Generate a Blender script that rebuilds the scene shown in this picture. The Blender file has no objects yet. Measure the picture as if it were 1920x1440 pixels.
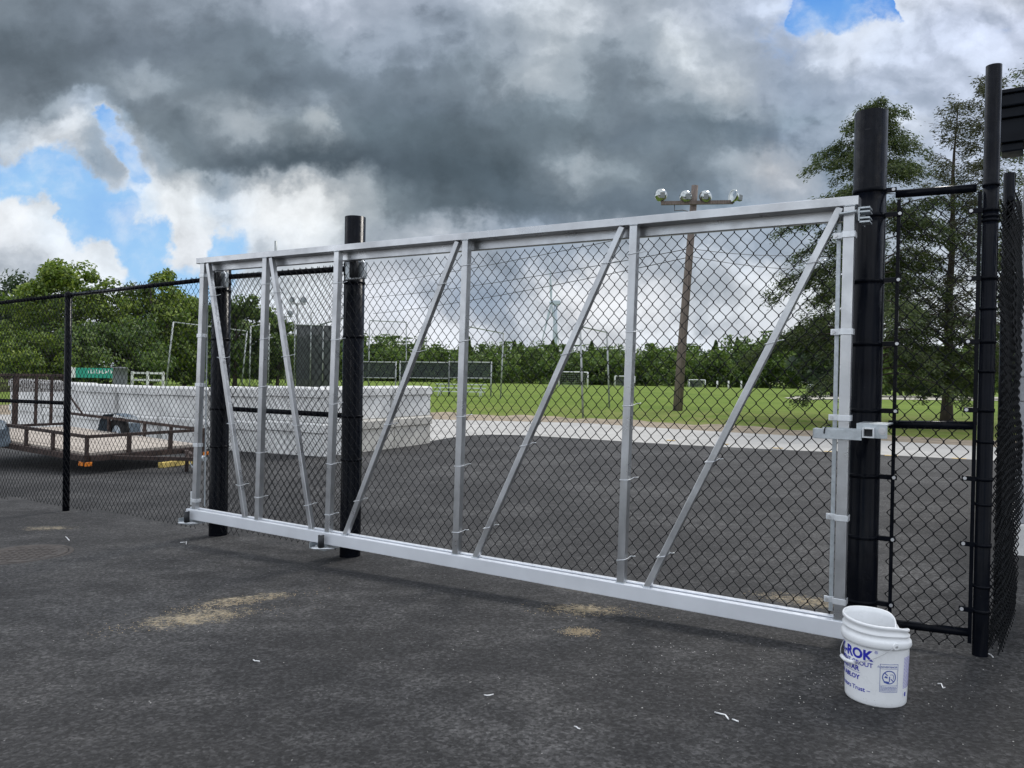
import bpy, math, random
import numpy as np
from mathutils import Vector, Matrix

R = math.radians
random.seed(7)
rng = np.random.default_rng(11)
sc = bpy.context.scene
col = sc.collection

# ------------------------------------------------------------------ camera
FPX, CAMH, PITCH, ROLL = 1442.0, 1.45, R(0.556), math.atan(.018)
cam = bpy.data.cameras.new('camera')
cam.sensor_width = 36.0
cam.lens = FPX / 1920 * 36
cam.clip_start, cam.clip_end = 0.05, 3000
co = bpy.data.objects.new('camera', cam)
col.objects.link(co)
CM = Matrix.Rotation(math.pi / 2 - PITCH, 4, 'X') @ Matrix.Rotation(ROLL, 4, 'Z')
co.matrix_world = Matrix.Translation((0, 0, CAMH)) @ CM
sc.camera = co

# ------------------------------------------------------------------ exposure
sc.view_settings.view_transform = 'Standard'
sc.view_settings.look = 'None'
sc.view_settings.gamma = 1
sc.view_settings.exposure = 0.0
sc.view_settings.use_curve_mapping = False

# ------------------------------------------------------------------ sky and sun
SUN_EL, SUN_AZ = R(50), R(38)          # azimuth measured from +Y towards +X
w = bpy.data.worlds.new('World')
sc.world = w
w.use_nodes = True
NT = w.node_tree
NT.nodes.clear()


def sstep(t):
    t = max(0, min(1, t)); return t * t * (3 - 2 * t)


class NB:
    """short-hand for building node graphs"""
    def __init__(s, nt): s.nt = nt
    def new(s, t, **k):
        n = s.nt.nodes.new(t)
        for a, b in k.items(): setattr(n, a, b)
        return n
    def put(s, sock, v):
        if v is None: return
        if isinstance(v, bpy.types.NodeSocket): s.nt.links.new(v, sock)
        else: sock.default_value = v
    def m(s, op, a, b=None, c=None, clamp=False):
        n = s.new('ShaderNodeMath', operation=op, use_clamp=clamp)
        for i, v in enumerate((a, b, c)):
            if v is not None: s.put(n.inputs[i], v)
        return n.outputs[0]
    def vm(s, op, a, b=None, scale=None):
        n = s.new('ShaderNodeVectorMath', operation=op)
        s.put(n.inputs[0], a)
        if b is not None: s.put(n.inputs[1], b)
        if scale is not None: s.put(n.inputs['Scale'], scale)
        return n.outputs['Value'] if op in ('LENGTH', 'DOT_PRODUCT') else n.outputs[0]
    def noise(s, vec, scale, detail=4, rough=.55, dist=0, out=0):
        n = s.new('ShaderNodeTexNoise')
        s.put(n.inputs['Vector'], vec)
        n.inputs['Scale'].default_value = scale
        n.inputs['Detail'].default_value = detail
        n.inputs['Roughness'].default_value = rough
        n.inputs['Distortion'].default_value = dist
        return n.outputs[out]
    def ramp(s, fac, stops, mode='LINEAR'):
        n = s.new('ShaderNodeValToRGB')
        cr = n.color_ramp
        cr.interpolation = mode
        while len(cr.elements) < len(stops): cr.elements.new(.5)
        for e, (p, c) in zip(cr.elements, stops):
            e.position = p
            e.color = (c[0], c[1], c[2], 1) if hasattr(c, '__len__') else (c, c, c, 1)
        s.put(n.inputs[0], fac)
        return n.outputs[0]
    def mr(s, v, a, b, c=0, d=1, smooth=True):
        n = s.new('ShaderNodeMapRange')
        n.interpolation_type = 'SMOOTHSTEP' if smooth else 'LINEAR'
        s.put(n.inputs[0], v)
        for i, q in enumerate((a, b, c, d)): s.put(n.inputs[i + 1], q)
        return n.outputs[0]
    def mix(s, f, a, b, mode='MIX'):
        n = s.new('ShaderNodeMix', data_type='RGBA', blend_type=mode)
        s.put(n.inputs[0], f)
        for i, v in ((6, a), (7, b)):
            if hasattr(v, '__len__') and len(v) == 3: v = (*v, 1)
            s.put(n.inputs[i], v)
        return n.outputs[2]
    def sep(s, v):
        n = s.new('ShaderNodeSeparateXYZ'); s.put(n.inputs[0], v); return n.outputs
    def comb(s, x, y, z):
        n = s.new('ShaderNodeCombineXYZ')
        for i, v in enumerate((x, y, z)): s.put(n.inputs[i], v)
        return n.outputs[0]


def lin(h):
    h = h.lstrip('#')
    o = []
    for i in (0, 2, 4):
        c = int(h[i:i + 2], 16) / 255
        o.append(c / 12.92 if c <= .04045 else ((c + .055) / 1.055) ** 2.4)
    return tuple(o)


B = NB(NT)
tc = B.new('ShaderNodeTexCoord')
D = tc.outputs['Generated']
X, Y, Z = B.sep(D)
sky = B.new('ShaderNodeTexSky', sky_type='NISHITA')
sky.sun_disc = False
sky.sun_elevation = SUN_EL
sky.sun_rotation = SUN_AZ
sky.air_density = 1.0
sky.dust_density = .6
sky.ozone_density = 1.5
# cloud deck laid out on a gnomonic chart of the northern sky (u east, v up)
yc = B.m('MAXIMUM', Y, .28)
u0 = B.m('DIVIDE', X, yc)
v0 = B.m('DIVIDE', Z, yc)
chart = B.comb(u0, v0, 0)
n1 = B.noise(chart, 5.0, 6, .6, out=1)
n2 = B.noise(chart, 21.0, 5, .62, out=1)
warp = B.vm('ADD', B.vm('SCALE', B.vm('SUBTRACT', n1, (.5, .5, .5)), scale=.15),
            B.vm('SCALE', B.vm('SUBTRACT', n2, (.5, .5, .5)), scale=.042))
wx, wy, _ = B.sep(B.vm('ADD', chart, warp))
cu, cv, _ = B.sep(chart)
# rows of the chart: v in units of 1/1442, stops of (u, colour)
ROWS = [
 (-170, '0 8d949b,300 98a0aa,700 b4bccb,1000 c6cede,1300 a8b2c2,1500 7fa6dd,1620 9fb6e0,1800 cdd6ec,1920 d2daee'),
 (0, '0 6f767c,120 6c747c,240 7a818a,360 868e98,480 9097a3,600 a5adbd,720 a3abba,840 aab3c4,960 bcc5d0,1060 c6ced6,1130 b4bcc6,1200 a9b1bb,1320 a8b1c0,1420 a5b3cb,1478 9fb4d6,1490 4b90e4,1650 4a8fe6,1665 dfe9fb,1720 d4deF3,1800 cdd6ec,1920 d5dcec'),
 (80, '0 555d63,120 5a6268,240 666e77,360 6e7780,480 6a747c,600 77818b,720 8b95a3,840 8d97a4,960 9ea7b0,1030 b6bec4,1080 a2abb2,1140 848d95,1220 919aa2,1280 c0c8ce,1330 a8b1bb,1400 a0a9b6,1485 93a5c4,1530 d4e2f8,1600 dbe6fa,1660 c8d6ef,1740 b9c6e2,1860 bcc8e4,1920 c0cbe6'),
 (160, '0 6a7177,120 5f676d,200 737c83,290 8a9298,360 7c858b,430 6a747b,540 656f78,660 67717a,780 6c767f,900 78828a,1010 9aa1a6,1060 8a9399,1140 737d85,1240 828b92,1310 adb4ba,1370 adb4ba,1430 929cab,1500 8a9ab0,1620 9fafcb,1740 b1bfda,1920 bac6e0'),
 (205, '0 7b8287,60 838b91,110 8d979f,140 aab5c0,160 b4c2d2,185 a4b6ca,205 96a5b4,225 828d97,262 676f75,330 6f777d,420 7f878c,470 8a9195,540 79828a,600 79828a,660 626d75,780 5f6a73,960 69747b,1080 7c878d,1160 6c767e,1290 78838a,1360 8d969d,1430 808b97,1500 8496a6,1600 9fafc4,1740 acbad5,1920 b6c3de'),
 (240, '0 8a9093,25 a2b0be,50 b2bfcc,90 d0dae4,150 e4eaf0,175 cfd9e2,195 9fb8cf,222 8fb6e0,245 8aa0b2,275 70787c,380 656e74,470 9fa5a8,540 7f888c,590 a9afb0,620 6d777d,680 5b676e,800 57636a,960 5b666c,1080 6b767c,1160 66717a,1290 5f6b73,1400 67747f,1500 7d8b9c,1580 9fadc0,1640 cdd5df,1740 a8b6d0,1920 b3c0da'),
 (320, '0 6fb0ee,60 77b5ef,130 7fb3e6,180 8f9fae,215 909ba6,245 7fb0e2,290 8e9aa4,340 70797d,420 59636a,540 4b565d,700 4d5860,840 48545b,960 4b575e,1040 6d777d,1080 98a0a4,1150 808a8f,1260 616c74,1360 8d969d,1440 b7b7ba,1490 a9adb4,1560 7d8a99,1680 a8b4c8,1920 b0bcd2'),
 (400, '0 eef0f2,50 f2f4f6,100 d3dde6,130 83b8ec,200 78b2ec,240 bcd3e8,290 eef1f2,380 e6eaec,420 bccbd9,450 dfe5ea,500 f0f1f0,580 eeefed,650 c5cacb,720 7f898d,800 606b71,880 525e65,960 525e66,1080 5e6971,1200 64707a,1320 72808c,1440 8593a3,1560 8e9bab,1920 a8b4c6'),
 (470, '0 d5dbe3,60 c3cbd5,130 e2e7ec,190 dbe3ea,230 8fc3ee,290 90c2ec,325 eef0f3,370 eaedf1,400 95c3ea,450 a9cbe8,500 c9d4df,560 d5dadf,640 bfc6cb,720 aab1b8,840 b9bec6,960 8c96a4,1050 8490a0,1140 b8bfc8,1260 b0b8c2,1400 98a4b3,1500 aab4c0,1920 b0bac6'),
 (550, '0 d3dae2,150 dfe4ea,250 d5dfe8,300 9cc6e8,420 b2d0ea,500 dbe5ee,560 e6ebf0,700 d4d5dc,800 b9c0cc,870 909db0,930 98a4b5,1000 cdd1d8,1100 eeecec,1200 e8e8ea,1320 c8ced6,1450 dfe3e7,1700 dfe6ea,1920 d8e0e8'),
 (640, '0 dde2e8,300 c9d6e2,500 dfe4ea,800 e8e9ee,960 ccd3dd,1100 e6e7ea,1300 d3d9e1,1500 e8ebef,1920 e2e8ee'),
 (720, '0 d5dbe2,1920 d8dde4'),
]
cr_, sr_ = math.cos(ROLL), math.sin(ROLL)
pxn = B.m('ADD', B.m('MULTIPLY', B.m('SUBTRACT', B.m('MULTIPLY', wx, cr_), B.m('MULTIPLY', wy, -sr_)), FPX / 1920), .5)
pyn = B.m('SUBTRACT', 706, B.m('MULTIPLY', B.m('ADD', B.m('MULTIPLY', wy, cr_), B.m('MULTIPLY', wx, -sr_)), FPX))
front = cover_f = None
prev = None
for ry, txt in ROWS:
    stops, cov = [], []
    for it in txt.split(','):
        p, h = it.split()
        rgb = [int(h[i:i + 2], 16) / 255 for i in (0, 2, 4)]
        gap = sstep((rgb[2] - rgb[0] - .12) / .22)
        white = lin('eef1f4') if ry > 150 else lin('dfe8f8')
        stops.append((int(p) / 1920, tuple(c * (1 - gap) + wv * gap for c, wv in zip(lin(h), white))))
        cov.append((int(p) / 1920, 1 - gap))
    c_ = B.ramp(pxn, stops)
    k_ = B.ramp(pxn, cov)
    f_ = B.mr(pyn, prev, ry) if prev is not None else None
    front = c_ if front is None else B.mix(f_, front, c_)
    cover_f = k_ if cover_f is None else B.mix(f_, cover_f, k_)
    prev = ry
# modelling: the chart gives the brightness to expect, the texture breaks it into lit and shaded billows
mod = B.vm('ADD', B.vm('MULTIPLY', chart, (1, 1.25, 1)), B.vm('SCALE', warp, scale=.4))
m1 = B.noise(mod, 6.0, 10, .56)
m2 = B.noise(mod, 17.0, 8, .58)
bil = B.m('SUBTRACT', 1, B.m('ABSOLUTE', B.m('SUBTRACT', B.m('MULTIPLY', m2, 2), 1)))
detail = B.m('ADD', B.m('MULTIPLY', B.m('SUBTRACT', m1, .5), .46), B.m('ADD', B.m('MULTIPLY', B.m('SUBTRACT', bil, .8), .16), B.m('MULTIPLY', B.m('SUBTRACT', m2, .5), .16)))
lit = B.vm('ADD', mod, (.012, .022, 0))
rel = B.m('SUBTRACT', B.noise(mod, 8.0, 8, .52), B.noise(lit, 8.0, 8, .52))
front = B.mix(.25, front, B.vm('MULTIPLY', front, (.86, 1.0, 1.16)))
fr, fg, fb = B.sep(front)
lum = B.m('POWER', B.m('MAXIMUM', B.m('ADD', B.m('ADD', B.m('MULTIPLY', fr, .25), B.m('MULTIPLY', fg, .6)), B.m('MULTIPLY', fb, .15)), .01), .4545)
amp = B.mr(lum, .34, .62, .30, .85)
detail = B.m('ADD', B.m('MULTIPLY', detail, amp), B.m('MULTIPLY', rel, B.mr(lum, .36, .8, .12, .85)))
amp = 1.0
ln_ = B.m('ADD', lum, B.m('MULTIPLY', detail, amp))
cv_ = B.ramp(B.m('MULTIPLY', ln_, 1 / 1.2), [(0, .2 / 1.2), (.25, .29 / 1.2), (.36 / 1.2 * 1.2, .41 / 1.2), (.42, .47 / 1.2), (.50, .60 / 1.2), (.58, .67 / 1.2), (.64, .76 / 1.2), (.72, .875 / 1.2), (.85, .97 / 1.2), (1, 1.02 / 1.2)])
lp_ = B.m('MULTIPLY', B.sep(cv_)[0], 1.2)
hue = B.vm('SCALE', front, scale=B.m('DIVIDE', 1.0, B.m('POWER', lum, 2.2)))
hue = B.mix(.40, hue, B.mix(B.mr(lp_, .35, .9), (.76, 1.0, 1.26), (.97, 1.0, 1.035)))
clouds = B.vm('SCALE', hue, scale=B.m('MULTIPLY', B.m('POWER', lp_, 2.2), B.mr(lp_, .4, .85, 1.34, 1.0)))
kf = B.sep(cover_f)[0]
e1 = B.noise(mod, 10.0, 11, .62)
open_ = B.mr(B.m('ADD', kf, B.m('MULTIPLY', B.m('SUBTRACT', e1, .5), 1.1)), .38, .80)
bluesky = B.mix(B.mr(B.m('ADD', v0, B.m('MULTIPLY', B.m('SUBTRACT', m1, .5), .5)), .12, .55), (.36, .62, .93), (.07, .28, .78))
bluesky = B.mix(B.mr(m2, .42, .75, 0, .45), bluesky, (.86, .90, .95))
front = B.mix(open_, bluesky, clouds)
# the rest of the sky: high bright broken cloud over blue
bn = B.noise(D, 2.3, 7, .58)
cover = B.mr(bn, .36, .56)
shade = B.noise(D, 3.7, 6, .6)
rearc = B.ramp(shade, [(.25, (.84, .90, 1.0)), (.5, (1.34, 1.40, 1.50)), (.75, (1.95, 1.98, 2.04))])
rear = B.mix(cover, B.vm('SCALE', sky.outputs[0], scale=.115), rearc)
# chart only covers the northern sky; fade to the general sky around it
ax = B.m('ABSOLUTE', u0)
fade = B.m('MULTIPLY', B.mr(ax, .78, 1.35, 1, 0), B.mr(v0, .56, .95, 1, 0))
fade = B.m('MULTIPLY', fade, B.mr(Y, .25, .45))
total = B.mix(fade, rear, front)
total = B.vm('SCALE', total, scale=10.0)
bg = B.new('ShaderNodeBackground')
B.put(bg.inputs[0], total)
bg.inputs[1].default_value = .1
wo = B.new('ShaderNodeOutputWorld')
NT.links.new(bg.outputs[0], wo.inputs[0])
w.cycles.sampling_method = 'MANUAL'
w.cycles.sample_map_resolution = 512

sun = bpy.data.lights.new('sun', 'SUN')
sun.energy = 2.0
sun.angle = R(14)
sun.color = (1, .96, .9)
so = bpy.data.objects.new('sun', sun)
col.objects.link(so)
sd = Vector((math.sin(SUN_AZ) * math.cos(SUN_EL), math.cos(SUN_AZ) * math.cos(SUN_EL), math.sin(SUN_EL)))
so.rotation_euler = sd.to_track_quat('Z', 'Y').to_euler()
so.location = (0, 0, 30)

# ------------------------------------------------------------------ survey: turn sightings into places
TH = R(57.7)
GD = Vector((-math.sin(TH), math.cos(TH), 0))     # along the gate, from its latch end to its tail
GN = Vector((math.cos(TH), math.sin(TH), 0))      # through the gate, away from the visitor
P0 = Vector((1.732, 4.0, 0))
CMR = CM.to_3x3()


def sight(px, py):
    return CMR @ Vector(((px - 960) / FPX, -(py - 720) / FPX, -1))


def at(px, py, Yd):
    r = sight(px, py)
    return Vector((0, 0, CAMH)) + r * (Yd / r.y)


def G(x, y):
    """ground height: the lot falls gently along the gate line, then rises to the level playing field"""
    s = (x - P0.x) * GD.x + (y - P0.y) * GD.y
    s = max(-12, min(25, s))
    t = sstep((y - 17) / 13)
    return (.05 - .024 * s) * (1 - t) + .3 * t


def gp(px, py):
    z = 0
    r = sight(px, py)
    for _ in range(60):
        p = Vector((0, 0, CAMH)) + r * ((z - CAMH) / r.z)
        z = .5 * z + .5 * G(p.x, p.y)
    return Vector((p.x, p.y, G(p.x, p.y)))


def base(px, Yd):
    p = at(px, 712, Yd)
    return Vector((p.x, p.y, G(p.x, p.y)))


def gs(s, off, z):
    """gate-line coordinates: s along, off behind, z up"""
    return P0 + GD * s + GN * off + Vector((0, 0, z))


# ------------------------------------------------------------------ materials
def mat(name, base_c, rough=.6, metal=0, var=.15, nscale=6, bump=0, bscale=40, spec=.5, detail=5, tint=None, coat=0, stretch=None):
    m = bpy.data.materials.new(name)
    m.use_nodes = True
    nt = m.node_tree
    p = nt.nodes['Principled BSDF']
    b = NB(nt)
    t = b.new('ShaderNodeTexCoord').outputs['Object']
    if stretch:
        t = b.vm('MULTIPLY', t, stretch)
    n = b.noise(t, nscale, detail, .6)
    lo = tuple(max(0, c * (1 - var)) for c in base_c)
    hi = tint if tint else tuple(c * (1 + var) for c in base_c)
    b.put(p.inputs['Base Color'], b.ramp(n, [(.3, lo), (.7, hi)]))
    b.put(p.inputs['Roughness'], b.mr(b.noise(t, nscale * 2.3, 4), .3, .7, max(.03, rough - .08), min(1, rough + .08)))
    p.inputs['Metallic'].default_value = metal
    p.inputs['Specular IOR Level'].default_value = spec
    if coat:
        p.inputs['Coat Weight'].default_value = coat
        p.inputs['Coat Roughness'].default_value = .08
    if bump:
        bn_ = b.new('ShaderNodeBump')
        bn_.inputs['Strength'].default_value = bump
        bn_.inputs['Distance'].default_value = .01
        b.put(bn_.inputs['Height'], b.noise(t, bscale, 5, .65))
        nt.links.new(bn_.outputs[0], p.inputs['Normal'])
    return m


M = {}
M['alu'] = mat('mill_aluminium', (.49, .505, .525), .34, .85, .22, 2.6, .06, 60)
M['beam'] = mat('lit_beam_aluminium', (.70, .73, .78), .42, .2, .06, 3, .03, 60)  # gate aluminium with the brighter, bluer light on the bottom beam painted in
M['galv'] = mat('galvanised_steel', (.47, .51, .54), .45, .7, .14, 30, .05, 90)
M['galv_white'] = mat('bright_galvanised', (.68, .71, .74), .4, .5, .06, 30)
M['black'] = mat('black_powder_coat', (.004, .005, .008), .2, 0, .25, 9, .03, 14, spec=.065)
nt_ = M['black'].node_tree; b_ = NB(nt_); p_ = nt_.nodes['Principled BSDF']
src = p_.inputs['Base Color'].links[0].from_socket
tt_ = b_.new('ShaderNodeTexCoord').outputs['Object']
sc1 = b_.mr(b_.noise(b_.vm('MULTIPLY', tt_, (7, 7, 70)), 1.0, 3, .6), .70, .76)
sc2 = b_.mr(b_.noise(tt_, 2.2, 3, .6), .50, .62)
dst = b_.mr(b_.noise(b_.vm('MULTIPLY', tt_, (14, 14, 1.6)), 1.0, 6, .7), .5, .8)
c_b = b_.mix(b_.m('MULTIPLY', dst, .22), src, (.05, .05, .052))
b_.put(p_.inputs['Base Color'], b_.mix(b_.m('MULTIPLY', b_.m('MULTIPLY', sc1, sc2), .55), c_b, (.16, .16, .165)))
M['vinyl'] = mat('black_vinyl_wire', (.007, .008, .010), .5, 0, .2, 20, spec=.16)
M['wood_deck'] = mat('weathered_deck_boards', (.42, .37, .32), .85, 0, .25, 3, .3, 30, stretch=(1, 9, 1))
M['rust'] = mat('rusty_brown_steel', (.052, .034, .029), .75, .2, .5, 7, .2, 50)
M['tyre'] = mat('tyre_rubber', (.015, .015, .016), .85)
M['rim'] = mat('pale_wheel_rim', (.55, .62, .68), .5, .3)
M['fender'] = mat('blue_grey_fender', (.09, .12, .15), .5, .2, .4, 12)
M['amber'] = mat('amber_reflector', (.75, .22, .02), .3)
M['conc_white'] = mat('white_painted_concrete', (.66, .66, .65), .8, 0, .26, 1.3, .25, 25)
M['conc_raw'] = mat('stained_concrete', (.52, .50, .455), .85, 0, .25, 2.0, .3, 25)
M['cmu'] = mat('grey_split_block', (.30, .31, .33), .9, 0, .25, 8, .5, 60)
M['mortar'] = mat('mortar', (.36, .36, .36), .9)
M['dark_trim'] = mat('dark_metal_trim', (.008, .010, .014), .4, 0, .2, 5, spec=.09)
M['pole_wood'] = mat('weathered_pole_timber', (.155, .125, .11), .85, 0, .4, 5, .5, 40, stretch=(6, 6, .6))
M['lamp_metal'] = mat('spun_aluminium', (.40, .43, .43), .16, 1, .06, 8)
M['lamp_body'] = mat('grey_lamp_casting', (.22, .24, .25), .5, .4)
M['steel_pipe'] = mat('dull_steel_pipe', (.33, .35, .35), .5, .5, .15, 4)
M['cable'] = mat('dark_cable', (.03, .03, .035), .6)
M['white_paint'] = mat('white_goal_paint', (.78, .79, .8), .45, 0, .05)
M['turbine'] = mat('turbine_white', (.42, .48, .55), .5, 0, .05)
M['teal'] = mat('teal_banner', (.02, .33, .24), .6, 0, .1)
M['barrel'] = mat('grey_plastic_barrel', (.13, .14, .16), .5, 0, .15)
M['screen'] = mat('dark_windscreen', (.075, .082, .088), .9, 0, .25, 2)
M['bench'] = mat('pale_aluminium_plank', (.62, .66, .66), .4, .5, .08)
M['plastic'] = mat('white_pail_plastic', (.80, .82, .84), .34, 0, .035, 9, .03, 30, spec=.5)
M['ink'] = mat('blue_print', (.015, .02, .40), .45, 0, .1, 60)
M['ink_pale'] = mat('faded_violet_print', (.30, .28, .62), .5, 0, .2, 200)
M['ink_label'] = mat('label_print', (.05, .09, .36), .5, 0, .1, 60)
M['bolt'] = mat('zinc_bolt', (.55, .56, .58), .4, .7)
M['rubber'] = mat('black_roller_rubber', (.018, .02, .024), .6)
M['scrap'] = mat('bright_wire_scrap', (.78, .79, .8), .4, .3)
M['chip'] = mat('pale_chips', (.42, .41, .39), .8)
M['sand'] = mat('tan_sand', (.34, .265, .165), .95, 0, .25, 12, .4, 60)
M['iron'] = mat('rusty_cast_iron', (.062, .054, .050), .85, .1, .35, 12, .5, 60)
M['timber_yellow'] = mat('yellowed_timber', (.62, .47, .14), .75, 0, .25, 6, .2, 40)
M['bark_grey'] = mat('grey_bark', (.06, .048, .04), .95, 0, .4, 5, .7, 25, stretch=(3, 3, .6))
M['netting'] = mat('soft_net', (.30, .32, .33), .9)
M['dark_green_net'] = mat('dark_green_mesh', (.05, .062, .064), .9, 0, .2)


def leaf_mat(name, c1, c2, c3, trans=.25):
    m = bpy.data.materials.new(name)
    m.use_nodes = True
    nt = m.node_tree
    nt.nodes.clear()
    b = NB(nt)
    geo = b.new('ShaderNodeNewGeometry')
    pos = b.new('ShaderNodeTexCoord').outputs['Object']
    r = geo.outputs['Random Per Island']
    n = b.noise(pos, .45, 3, .6)
    f = b.m('ADD', b.m('MULTIPLY', r, .5), b.m('MULTIPLY', n, .5))
    c = b.ramp(f, [(.25, c1), (.5, c2), (.75, c3)])
    d = b.new('ShaderNodeBsdfDiffuse'); b.put(d.inputs[0], c)
    t = b.new('ShaderNodeBsdfTranslucent'); b.put(t.inputs[0], b.vm('MULTIPLY', c, (1.35, 1.5, .7)))
    g = b.new('ShaderNodeBsdfGlossy'); g.inputs['Roughness'].default_value = .5
    g.inputs[0].default_value = (1, 1, 1, 1)
    mx = b.new('ShaderNodeMixShader'); mx.inputs[0].default_value = trans
    nt.links.new(d.outputs[0], mx.inputs[1]); nt.links.new(t.outputs[0], mx.inputs[2])
    mx2 = b.new('ShaderNodeMixShader'); mx2.inputs[0].default_value = .03
    nt.links.new(mx.outputs[0], mx2.inputs[1]); nt.links.new(g.outputs[0], mx2.inputs[2])
    o = b.new('ShaderNodeOutputMaterial')
    nt.links.new(mx2.outputs[0], o.inputs[0])
    return m


M['leaf_bright'] = leaf_mat('maple_leaf', (.040, .074, .013), (.105, .165, .022), (.22, .275, .04))
M['leaf_dark'] = leaf_mat('dark_leaf', (.016, .034, .018), (.032, .058, .026), (.06, .09, .034))
M['leaf_wood'] = leaf_mat('woodland_leaf', (.038, .074, .022), (.084, .138, .032), (.155, .21, .046))
M['leaf_larch'] = leaf_mat('conifer_spray', (.022, .038, .015), (.050, .076, .024), (.105, .132, .038))
M['leaf_brown'] = leaf_mat('conifer_spray_thin', (.034, .036, .022), (.058, .062, .036), (.092, .102, .05))


def veil(m, f):
    """open-weave cloth: lets a share of the light straight through"""
    nt = m.node_tree
    p = nt.nodes['Principled BSDF']; o = nt.nodes['Material Output']
    t = nt.nodes.new('ShaderNodeBsdfTransparent'); x = nt.nodes.new('ShaderNodeMixShader')
    x.inputs[0].default_value = f
    nt.links.new(p.outputs[0], x.inputs[1]); nt.links.new(t.outputs[0], x.inputs[2]); nt.links.new(x.outputs[0], o.inputs[0])


veil(M['dark_green_net'], .5)
veil(M['screen'], .2)


# ------------------------------------------------------------------ mesh builder
class MB:
    def __init__(s): s.v = []; s.f = []; s.sm = []
    def add(s, vs, fs, smooth=False):
        o = len(s.v)
        s.v += [tuple(q) for q in vs]
        s.f += [tuple(i + o for i in q) for q in fs]
        s.sm += [smooth] * len(fs)
        return s
    def box(s, x0, x1, y0, y1, z0, z1):
        return s.add([(x0, y0, z0), (x1, y0, z0), (x1, y1, z0), (x0, y1, z0), (x0, y0, z1), (x1, y0, z1), (x1, y1, z1), (x0, y1, z1)],
                     [(0, 3, 2, 1), (4, 5, 6, 7), (0, 1, 5, 4), (1, 2, 6, 5), (2, 3, 7, 6), (3, 0, 4, 7)])
    def bar(s, a, b, wd, dp, side=Vector((0, 1, 0))):
        """rectangular bar from a to b: dp along `side`, wd across"""
        a, b = Vector(a), Vector(b)
        t = (b - a).normalized()
        sd_ = (side - t * side.dot(t)).normalized()
        ac = t.cross(sd_)
        vs = []
        for q in (a, b):
            for i, j in ((-1, -1), (1, -1), (1, 1), (-1, 1)):
                vs.append(q + ac * (i * wd / 2) + sd_ * (j * dp / 2))
        return s.add(vs, [(3, 2, 1, 0), (4, 5, 6, 7), (0, 1, 5, 4), (1, 2, 6, 5), (2, 3, 7, 6), (3, 0, 4, 7)])
    def tube(s, pts, r, n=8, caps=True, closed=False, smooth=True):
        pts = [Vector(p) for p in pts]
        k = len(pts)
        rr = r if hasattr(r, '__len__') else [r] * k
        tan = []
        for i in range(k):
            if closed: t = pts[(i + 1) % k] - pts[i - 1]
            else: t = pts[min(i + 1, k - 1)] - pts[max(i - 1, 0)]
            tan.append(t.normalized())
        ref = Vector((0, 0, 1)) if abs(tan[0].z) < .9 else Vector((1, 0, 0))
        nrm = (ref - tan[0] * ref.dot(tan[0])).normalized()
        vs = []
        for i in range(k):
            nrm = (nrm - tan[i] * nrm.dot(tan[i])).normalized()
            bn = tan[i].cross(nrm)
            for j in range(n):
                a = 2 * math.pi * j / n
                vs.append(pts[i] + nrm * (math.cos(a) * rr[i]) + bn * (math.sin(a) * rr[i]))
        fs = []
        for i in range(k if closed else k - 1):
            i2 = (i + 1) % k
            for j in range(n):
                j2 = (j + 1) % n
                fs.append((i * n + j, i * n + j2, i2 * n + j2, i2 * n + j))
        s.add(vs, fs, smooth)
        if caps and not closed:
            o = len(s.v) - len(vs)
            s.f += [tuple(o + j for j in reversed(range(n))), tuple(o + (k - 1) * n + j for j in range(n))]
            s.sm += [False, False]
        return s
    def cyl(s, a, b, r, n=16, caps=True): return s.tube([a, b], r, n, caps)
    def lathe(s, prof, n=32, c=(0, 0, 0), fn=None, closed=False):
        vs = []
        for (r, z) in prof:
            for j in range(n):
                a = 2 * math.pi * j / n
                r2, z2 = (r, z) if fn is None else fn(r, z, a)
                vs.append((c[0] + r2 * math.cos(a), c[1] + r2 * math.sin(a), c[2] + z2))
        fs = []
        for i in range(len(prof) - 1):
            for j in range(n):
                j2 = (j + 1) % n
                fs.append((i * n + j, i * n + j2, (i + 1) * n + j2, (i + 1) * n + j))
        return s.add(vs, fs, True)
    def build(s, name, m, parent=None, bevel=0):
        me = bpy.data.meshes.new(name)
        me.from_pydata(s.v, [], s.f)
        me.polygons.foreach_set('use_smooth', s.sm)
        me.update()
        return link(name, me, m, parent, bevel)


def link(name, me, m, parent=None, bevel=0):
    if m is not None and not me.materials: me.materials.append(M[m] if isinstance(m, str) else m)
    o = bpy.data.objects.new(name, me)
    col.objects.link(o)
    if parent is not None: o.parent = parent
    if bevel:
        b = o.modifiers.new('bevel', 'BEVEL')
        b.width = bevel; b.segments = 2; b.limit_method = 'ANGLE'; b.angle_limit = R(50)
    return o


def tag(o, label=None, cat=None, group=None, kind=None):
    if label: o['label'] = label
    if cat: o['category'] = cat
    if group: o['group'] = group
    if kind: o['kind'] = kind
    return o


def thing(name, label, cat, loc=(0, 0, 0), rz=0, group=None):
    o = bpy.data.objects.new(name, None)
    o.empty_display_size = .1
    col.objects.link(o)
    o.location = loc
    o.rotation_euler = (0, 0, rz)
    return tag(o, label, cat, group)


def np_mesh(name, V, F, smooth=True):
    """V (n,3), F (m,k) -> mesh, quickly"""
    me = bpy.data.meshes.new(name)
    V = np.ascontiguousarray(V, dtype=np.float32)
    F = np.ascontiguousarray(F, dtype=np.int32)
    me.vertices.add(len(V)); me.vertices.foreach_set('co', V.ravel())
    k = F.shape[1]
    me.loops.add(F.size); me.loops.foreach_set('vertex_index', F.ravel())
    me.polygons.add(len(F))
    me.polygons.foreach_set('loop_start', np.arange(len(F), dtype=np.int32) * k)
    me.polygons.foreach_set('loop_total', np.full(len(F), k, dtype=np.int32))
    me.polygons.foreach_set('use_smooth', np.full(len(F), smooth, dtype=bool))
    me.update(calc_edges=True)
    return me


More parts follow.
